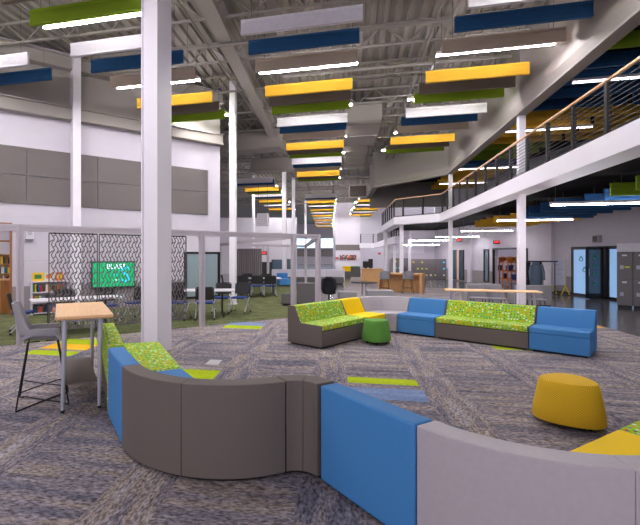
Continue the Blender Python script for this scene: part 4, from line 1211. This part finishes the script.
# ------------------------------------------------------------------ right side: doors, lockers, coat rack, board
def on_right(x): return WX * F / (x - PX)            # distance along the right wall for a pixel column
GREENMARK = mat('green_marker', rgb(60, 150, 120), 0.5)
d2 = thing('door_set', 'black framed glazed entrance with pale blue panes and green triangle marks', 'door', (WX, 0, 0)) 
ya, yb = on_right(573.5), on_right(592)
yc_ = on_right(617)
for (y0, y1) in ((ya, yb), (on_right(609.5), yc_ - 1.0)):
    MB().bz(-0.03, -0.015, y1 + 0.05, y0 - 0.05, 0.1, 1.97).build('glass_pane', GLASSL, d2)
for y in (ya, yb, on_right(608.5), yc_ - 1.0): MB().bz(-0.07, 0.0, y - 0.05, y + 0.05, 0, 2.05).build('mullion', BLACK, d2)
MB().bz(-0.07, 0.0, yc_ - 1.0, ya + 0.05, 1.95, 2.07).build('head_rail', BLACK, d2)
MB().bz(-0.07, 0.0, yc_ - 1.0, ya + 0.05, 0.0, 0.1).build('sill_rail', BLACK, d2)
MB().bz(-0.025, -0.01, on_right(608), yb - 0.05, 0.1, 1.97).build('dark_opening', BLACK, d2)
def tri_mark(parent, x, y, z, r, plane):
    for k in range(3):
        a0, a1 = PI / 2 + k * 2 * PI / 3 + 0.15, PI / 2 + (k + 1) * 2 * PI / 3 - 0.15
        if plane == 'yz': p, q_ = (x, y + r * math.cos(a0), z + r * math.sin(a0)), (x, y + r * math.cos(a1), z + r * math.sin(a1))
        else: p, q_ = (x + r * math.cos(a0), y, z + r * math.sin(a0)), (x + r * math.cos(a1), y, z + r * math.sin(a1))
        MB().bar(p, q_, 0.03, 0.03).build('triangle_mark', GREENMARK, parent)
tri_mark(d2, -0.034, on_right(582), 1.55, 0.12, 'yz'); tri_mark(d2, -0.034, on_right(585.5), 1.1, 0.12, 'yz')
hx, hy = 13.66, on_right(608.5) + 0.15
lf = thing('door_leaf', 'open black framed glass door leaf with green triangle marks', 'door', (hx, hy, 0), math.radians(178))
LW = 0.66
MB().box((LW / 2, 0, 1.04), (LW - 0.14, 0.02, 1.85)).build('glass_pane', GLASSD, lf)
for x in (0.05, LW - 0.05): MB().box((x, 0, 1.03), (0.1, 0.05, 2.0)).build('stile', BLACK, lf)
for z, hh in ((0.12, 0.18), (1.98, 0.1)): MB().box((LW / 2, 0, z), (LW, 0.05, hh)).build('rail', BLACK, lf)
for z in (1.65, 1.28, 0.98, 0.6): tri_mark(lf, LW / 2, 0.014, z, 0.08, 'xz')
MB().tube((LW - 0.08, 0.07, 0.9), (LW - 0.08, 0.07, 1.2), 0.015, 8).build('pull_handle', LEGP, lf)
# speaker above the doors
y = on_right(599.5)
t = thing('wall_speaker', 'white tilted wall speaker above the glazed entrance', 'speaker', (WX, y, 2.36), 0)
MB().box((-0.1, 0, 0), (0.16, 0.32, 0.3)).build('housing', mat('speaker_grey', rgb(170, 166, 172), 0.5), t, bevel=0.02)
MB().box((-0.19, 0, 0), (0.02, 0.2, 0.22)).build('grille', DGREYF, t)
MB().box((-0.01, 0, 0), (0.02, 0.12, 0.12)).build('bracket', DGREYF, t)
# near lockers
LK = mat('locker_grey', rgb(112, 107, 110), 0.45)
ld = Vector((0.76, -0.65)).normalized(); lrz = math.atan2(ld.y, ld.x)
lp = P(616.8, 307.6)
TAGM = mat('white_tag', rgb(235, 232, 236), 0.6); TAGY = mat('yellow_tag', rgb(220, 230, 40), 0.6)
for i in range(4):
    X, Y = lp[0] + ld.x * 0.4 * i, lp[1] + ld.y * 0.4 * i
    t = thing('locker', ('grey two-door locker with a yellow tag at the end of its row' if i == 0 else 'grey two-door locker further along the row from the tagged end locker'), 'locker', (X, Y, 0), lrz, None if i == 0 else 'plain lockers of the row')
    MB().bz(0, 0.398, 0.03, 0.5, 0.08, 1.82).build('body', LK, t)
    MB().bz(0.02, 0.378, 0.08, 0.48, 0.0, 0.08).build('plinth', BLKPL, t)
    MB().bz(0, 0.398, -0.02, 0.5, 1.82, 2.10).build('top_fascia', WHITE, t)
    for z0, z1 in ((0.09, 0.94), (0.96, 1.81)):
        dr = MB().bz(0.008, 0.39, 0.0, 0.028, z0, z1).build('locker_door', LK, t, bevel=0.006)
        MB().bz(0.08, 0.17, -0.012, 0.0, z0 + 0.30, z0 + 0.42).build('lock', LEGP, dr)
        MB().bz(0.13, 0.25, -0.006, 0.0, z1 - 0.13, z1 - 0.08).build('name_tag', TAGM, dr)
        if i == 0 and z0 > 0.5: MB().bz(0.2, 0.32, -0.008, 0.0, z0 + 0.34, z0 + 0.39).build('name_tag', TAGY, dr)
# white board on yellow easel legs
X, Y = XQ(559, 18.5), 18.5
t = thing('easel_board', 'white board on bright yellow easel legs against the right wall', 'whiteboard', (X, Y, 0), math.radians(-10))
YLEG = mat('yellow_paint', rgb(236, 206, 20), 0.5)
MB().box((0, 0, 0.98), (0.48, 0.03, 1.1)).build('board', WHITE, t)
for s_ in (-1, 1):
    MB().bar((s_ * 0.25, 0, 0.35), (s_ * 0.25, 0, 1.56), 0.03, 0.03).build('upright', YLEG if s_ > 0 else FRAME, t)
    for q_ in (-1, 1): MB().bar((s_ * 0.25, 0, 0.40), (s_ * 0.25 + q_ * 0.22, q_ * 0.12, 0.02), 0.035, 0.035).build('leg', YLEG, t)
for (x, z, w_) in ((-0.1, 1.3, 0.2), (0.05, 1.1, 0.25), (-0.05, 0.9, 0.3), (0.1, 0.75, 0.12)):
    MB().box((x, -0.02, z), (w_, 0.006, 0.02)).build('marker_line', mat('red_marker', rgb(206, 160, 170), 0.6), t)
# coat rack and coats
RX, RY = XQ(536, 18.3), 18.3
t = thing('coat_rack', 'black coat rack on casters hung with coats beside the white column', 'coat rack', (RX, RY, 0), math.radians(-6))
for s_ in (-1, 1):
    MB().tube((s_ * 0.75, 0, 0.08), (s_ * 0.75, 0, 1.45), 0.02, 8).build('upright', BLACK, t)
    MB().bar((s_ * 0.75, -0.28, 0.07), (s_ * 0.75, 0.28, 0.07), 0.05, 0.05).build('foot', BLACK, t)
    for q_ in (-1, 1): MB().tube((s_ * 0.75 - 0.015, q_ * 0.25, 0.035), (s_ * 0.75 + 0.015, q_ * 0.25, 0.035), 0.035, 8).build('caster', BLKPL, t)
MB().bar((-0.8, 0, 1.45), (0.85, 0, 1.45), 0.06, 0.05).build('top_bar', BLACK, t)
MB().bar((-0.75, 0, 0.15), (0.75, 0, 0.15), 0.04, 0.04).build('lower_bar', BLACK, t)
cr_, sr_ = math.cos(math.radians(-6)), math.sin(math.radians(-6))
def rackpt(a, b): return RX + cr_ * a - sr_ * b, RY + sr_ * a + cr_ * b
for a, b, col, w_, lab, z0 in ((-0.08, -0.14, rgb(92, 104, 122), 0.5, 'blue grey hooded coat hanging on the front of the coat rack', 0.42), (-0.36, 0.0, rgb(28, 28, 34), 0.36, 'black coat hanging on the coat rack between the grey coat and a pale one', 0.4), (-0.58, 0.04, rgb(132, 122, 116), 0.3, 'beige coat hanging at the end of the coat rack by the column', 0.45), (0.16, 0.14, rgb(46, 40, 60), 0.3, 'dark coat hanging at the free end of the coat rack', 0.5)):
    X, Y = rackpt(a, b)
    drape('coat', lab, X, Y, z0, 1.42, w_ , 0.3, math.radians(-6), mat('coat_%d' % int(abs(a) * 100), col, 0.9))
# storeroom opening with orange racks
mb = MB()
for y in DOOR_A: mb.bz(WX - 0.05, WX + 0.05, y - 0.05, y + 0.05, 0, 2.1)
mb.bz(WX - 0.05, WX + 0.05, DOOR_A[0], DOOR_A[1], 2.02, 2.12)
struct(mb.build('door_2', BLACK))
ORG = mat('orange_paint', rgb(232, 132, 36), 0.5); NAVYP = mat('blue_plastic', rgb(46, 72, 140), 0.5)
for X, Y, lab in ((WX + 1.5, 27.3 - 1.0, 'orange storage rack inside the storeroom opening, beside blue bins'), (WX + 1.0, 24.6, 'orange storage rack just inside the storeroom opening')):
    t = thing('storage_rack', lab, 'storage rack', (X, Y, 0))
    for a in (-0.5, 0.5):
        for b in (-0.25, 0.25): MB().bar((a, b, 0), (a, b, 1.55), 0.05, 0.05).build('upright', ORG, t)
    for z in (0.3, 0.8, 1.3): MB().box((0, 0, z), (1.0, 0.5, 0.04)).build('shelf', ORG, t)
    for k in range(3):
        b_ = MB().lathe([(0.12, 0), (0.15, 0.28), (0.16, 0.3)], 12).build('storage_bin', NAVYP, None, (X - 0.32 + 0.32 * k, Y, 0.82 if k != 1 else 0.32), smooth=True)
        tag(b_, 'blue round bin standing on an orange storage rack', 'bin', 'blue bins on the orange racks')
    for k in range(2):
        b_ = MB().lathe([(0.06, 0), (0.17, 0.06), (0.2, 0.17), (0.17, 0.28), (0.06, 0.34)], 14).build('ball', ORG, None, (X - 0.2 + 0.42 * k, Y, 1.322), smooth=True)
        tag(b_, 'orange ball lying on the top shelf of an orange storage rack', 'ball', 'balls on the orange racks')
# narrow dark window beside the storeroom and others on the right wall
def right_window(n, x0, x1, z0, z1, m=GLASSD):
    y0, y1 = on_right(x1), on_right(x0)
    o = struct(MB().bz(WX - 0.02, WX + 0.0, y0, y1, z0, z1).build('window_%d' % n, m))
    for y in (y0, y1): MB().bz(WX - 0.05, WX, y - 0.04, y + 0.04, z0, z1).build('frame_stile', BLACK, o)
    for z in (z0, z1): MB().bz(WX - 0.05, WX, y0, y1, z - 0.03, z + 0.03).build('frame_rail', BLACK, o)
right_window(2, 484.5, 489, 0.15, 2.05); right_window(3, 524, 527.5, 0.9, 2.05); right_window(4, 452.5, 457, 0.1, 2.05); right_window(5, 460, 464, 0.1, 2.05)
y0, y1 = on_right(460), on_right(456.5)
struct(MB().bz(WX - 0.04, WX, y0, y1, 0.05, 2.05).build('door_3', mat('poster_door', rgb(206, 176, 160), 0.6)))
def exit_sign(X, Y, z, rz, label, ceiling=None):
    t = thing('exit_sign', label, 'exit sign', (X, Y, z), rz)
    MB().box((0, 0, 0), (0.34, 0.06, 0.2)).build('housing', BLACK, t)
    MB().box((0, -0.032, 0), (0.3, 0.01, 0.16)).build('face', BLACK, t)
    text_mesh('EXIT', 0.14, SIGNR, 'lettering', t, (0, -0.04, 0))
    if ceiling: MB().tube((0, 0, 0.1), (0, 0, ceiling - z), 0.012, 6).build('stem', BLACK, t)
    return t
exit_sign(WX - 0.20, on_right(499.5), 2.45, 0, 'red lettered exit sign above the storeroom opening').location.x = WX - 0.17
exit_sign(XQ(459, 27), 27, ZQ(240, 27), 0, 'red lettered exit sign hanging below the balcony near the far door', 3.58)
exit_sign(XQ(379.5, 52.9), 52.94, ZQ(253.5, 53), 0, 'distant red lettered exit sign on the white lobby wall beside the far columns')
exit_sign(XQ(337.3, 49.9), 49.94, ZQ(258, 50), 0, 'distant red lettered exit sign on the edge of the white tower wall')
exit_sign(XQ(263.8, 23.3), 23.4, ZQ(253, 23.3), 0, 'red lettered exit sign hanging from the frame beside the mesh curtain', 2.2)
exit_sign(XQ(447, 25), 25, ZQ(180, 25), 0, 'red lettered exit sign hanging above the balcony walkway', 6.51)
# far lockers
for j, (x0, x1, yy) in enumerate(((411.5, 447, 31.0),)):
    a, b = XQ(x0, yy), XQ(x1, yy) - 0.05
    n = 8; w_ = (b - a) / n
    for i in range(n):
        t = thing('far_locker', 'grey stacked locker column in the far bank under the white wall panels', 'locker', (a + w_ * i, yy, 0), 0, 'far bank of grey lockers')
        MB().bz(0, w_ - 0.01, 0.02, 0.5, 0, 1.45).build('body', LK, t)
        for k in range(3):
            dr = MB().bz(0.012, w_ - 0.022, 0.0, 0.02, 0.06 + k * 0.46, 0.5 + k * 0.46).build('locker_door', LK, t)
            if rb.random() < 0.5: MB().bz(0.08, 0.2, -0.01, 0, 0.24 + k * 0.46, 0.34 + k * 0.46).build('sticker', rb.choice([TAGM, TAGY, SCREENC, YLEG, BOOKM['red']]), dr)
a, b = XQ(394, 32.4), XQ(411, 32.4)
for i in range(5):
    w_ = (b - a) / 5
    t = thing('far_locker', 'grey locker column standing behind the far white balcony columns', 'locker', (a + w_ * i, 32.4, 0), 0, 'lockers behind the far columns')
    MB().bz(0, w_ - 0.01, 0.02, 0.5, 0, 1.5).build('body', LK, t)
    for k in range(3):
        dr = MB().bz(0.012, w_ - 0.022, 0.0, 0.02, 0.06 + k * 0.48, 0.52 + k * 0.48).build('locker_door', LK, t)
        if rb.random() < 0.5: MB().bz(0.08, 0.2, -0.01, 0, 0.24 + k * 0.48, 0.34 + k * 0.48).build('sticker', rb.choice([TAGM, TAGY, SCREENC]), dr)

# ------------------------------------------------------------------ far hall furniture
t = thing('divider_wall', 'long low white divider behind the dark bench in the far hall', 'divider', (XQ(272, 29), 29, 0))
W_ = XQ(345, 29) - XQ(272, 29)
for k in range(4): MB().bz(W_ * k / 4, W_ * (k + 1) / 4 - 0.02, 0, 0.08, 0, 0.78).build('panel', WHITE, t)
t = thing('long_bench', 'long dark bench in front of the low white divider', 'bench', (XQ(286, 25.5), 25.5, 0))
W_ = XQ(344, 25.5) - XQ(286, 25.5)
MB().bz(0, W_, 0, 0.6, 0.06, 0.42).build('seat', DGREYF, t, bevel=0.02); MB().bz(0.05, W_ - 0.05, 0.05, 0.55, 0, 0.06).build('plinth', BLKPL, t)
t = lounge_block(XQ(283.5, 24), 24.2, 0.62, 0.7, 0.42, 0.72, 0.2, BLUEF, 'blue lounge chair standing in front of the dark bench in the far hall')
t = thing('art_panel', 'long mosaic picture of many small coloured squares on the white tower wall', 'picture', (XQ(339.8, 49.9), 49.94, 1.15))
W_ = XQ(356.5, 49.9) - XQ(339.8, 49.9)
MB().bz(0, W_, 0, 0.05, 0, 0.62).build('backing', mat('mosaic_brown', rgb(110, 92, 88), 0.7), t)
for i in range(14):
    for k in range(4):
        MB().bz(0.02 + i * (W_ - 0.04) / 14, 0.02 + (i + 0.85) * (W_ - 0.04) / 14, -0.02, 0, 0.03 + k * 0.145, 0.15 + k * 0.145).build('picture_tile', BOOKM[rb.choice(['red', 'orange', 'blue', 'white', 'brown', 'black'])], t)
t = thing('stepped_sofa', 'stepped grey and green seating block with a yellow corner in the far hall', 'sofa', (XQ(344.5, 34), 34, 0))
MB().bz(0, 1.25, 0, 0.8, 0, 0.45).build('lower_step', DGREYF, t); MB().bz(0.3, 1.25, 0.1, 0.8, 0.45, 0.8).build('upper_step', DGREYF, t)
MB().bz(0.0, 0.5, 0.05, 0.75, 0.45, 0.85).build('corner_cushion', YELF, t); MB().bz(0.5, 1.25, 0, 0.75, 0.805, 0.85).build('top_cushion', KNITG, t)
# dark windows and notice boards in the hall wall
for n, (x0, x1, y0, y1) in enumerate(((262.0, 271.0, 262, 279), (272, 283, 259.5, 270), (287.5, 291, 259, 271))):
    d = 39.9; o = struct(MB().bz(XQ(x0, d), XQ(x1, d), d - 0.06, d, max(0, ZQ(y1, d)), ZQ(y0, d)).build('window_%d' % (6 + n), GLASSD if n else BLACK))
    for x in (x0, x1): MB().bz(XQ(x, d) - 0.05, XQ(x, d) + 0.05, d - 0.1, d, max(0, ZQ(y1, d)), ZQ(y0, d)).build('frame_stile', BLACK, o)
# far lower balcony with railing
FB = [(XQ(359.5, 45), 45), (XQ(378, 45), 45.0), (XQ(385, 38), 38), (XQ(401, 28.5), 28.5)]
o = struct(path_sweep(MB(), FB, [(0, 2.5), (0, 2.98), (0.4, 2.98), (0.4, 2.5)]).build('trim_3', STEELW))
rl2 = thing('far_railing', 'dark railing on the lower far balcony', 'railing', (0, 0, 0))
FR_ = offset_path(FB, 0.1)
s = 0.1
while True:
    r = along(FR_, s)
    if r is None: break
    link_mesh('post', pm, rl2, (r[0][0], r[0][1], 2.98), r[1]); s += 1.3
for z in (3.1, 3.3, 3.5, 3.7, 3.9): path_sweep(MB(), FR_, [(-0.012, z), (0.012, z), (0.012, z + 0.02), (-0.012, z + 0.02)]).build('rail', DKRAIL, rl2)

# ------------------------------------------------------------------ ducts under the deck
def duct(pts, w, h, z, label, m=BEIGE):
    t = thing('air_duct', label, 'duct', (0, 0, 0))
    a, b = pts
    MB().bar((a[0], a[1], z), (b[0], b[1], z), w, h).build('casing', m, t)
    L = math.dist(a, b); n = max(2, int(L / 1.2))
    for i in range(n + 1):
        f = i / n; X, Y = a[0] + (b[0] - a[0]) * f, a[1] + (b[1] - a[1]) * f
        dx, dy = (b[0] - a[0]) / L * 0.02, (b[1] - a[1]) / L * 0.02
        MB().bar((X - dx, Y - dy, z), (X + dx, Y + dy, z), w + 0.05, h + 0.05).build('seam_flange', m, t)
    for f in (0.2, 0.8):
        X, Y = a[0] + (b[0] - a[0]) * f, a[1] + (b[1] - a[1]) * f
        MB().bar((X, Y, z + h / 2), (X, Y, DZ + 0.05), 0.03, 0.03).build('hanger_rod', CABLE, t)
duct((B(20.5, -6.4), B(20.0, -3.15)), 0.9, 0.8, 7.08, 'wide beige rectangular duct crossing above the meeting tables')
duct((B(25.5, -5.8), B(25, -3.15)), 0.9, 0.7, 7.05, 'second beige rectangular duct beyond the wide one')
duct((B(16.6, 0.42), B(19.8, 0.30)), 1.3, 0.8, 7.0, 'broad beige transition duct between the two rows of baffles')
duct((B(20.6, 0.2), B(24.5, 0.1)), 1.0, 0.7, 6.9, 'beige duct running along the hall beyond the transition duct')
c = (XQ(358, 27), 27)
t = thing('air_grille', 'dark square return air grille hanging under the far ceiling', 'grille', (c[0], c[1], 0), -TH)
z0, z1 = ZQ(197, 27), ZQ(185.5, 27)
MB().box((0, 0.3, (z0 + z1) / 2), (1.1, 0.6, z1 - z0 + 0.1)).build('casing', BEIGE, t)
MB().box((0, -0.02, (z0 + z1) / 2), (0.98, 0.04, z1 - z0 - 0.06)).build('grille_face', mat('grille_dark', rgb(70, 60, 56), 0.7), t)
MB().bar((0, 0.3, z1), (0, 0.3, DZ + 0.05), 0.03, 0.03).build('hanger_rod', CABLE, t)

X, Y = XQ(263, 28), 28.0
t = thing('unit_heater', 'white boxy unit heater hanging from the far ceiling behind the slim column', 'heater', (X, Y, ZQ(226, 28)), -TH)
MB().box((0, 0, 0.4), (0.72, 0.5, 0.8)).build('casing', WHITE, t, bevel=0.02)
for k in range(5): MB().box((0, -0.255, 0.15 + 0.12 * k), (0.6, 0.02, 0.03)).build('louvre', FRAME, t)
for s_ in (-1, 1): MB().bar((s_ * 0.3, 0, 0.8), (s_ * 0.3, 0, DZ + 0.05 - ZQ(226, 28)), 0.02, 0.02).build('hanger_rod', CABLE, t)
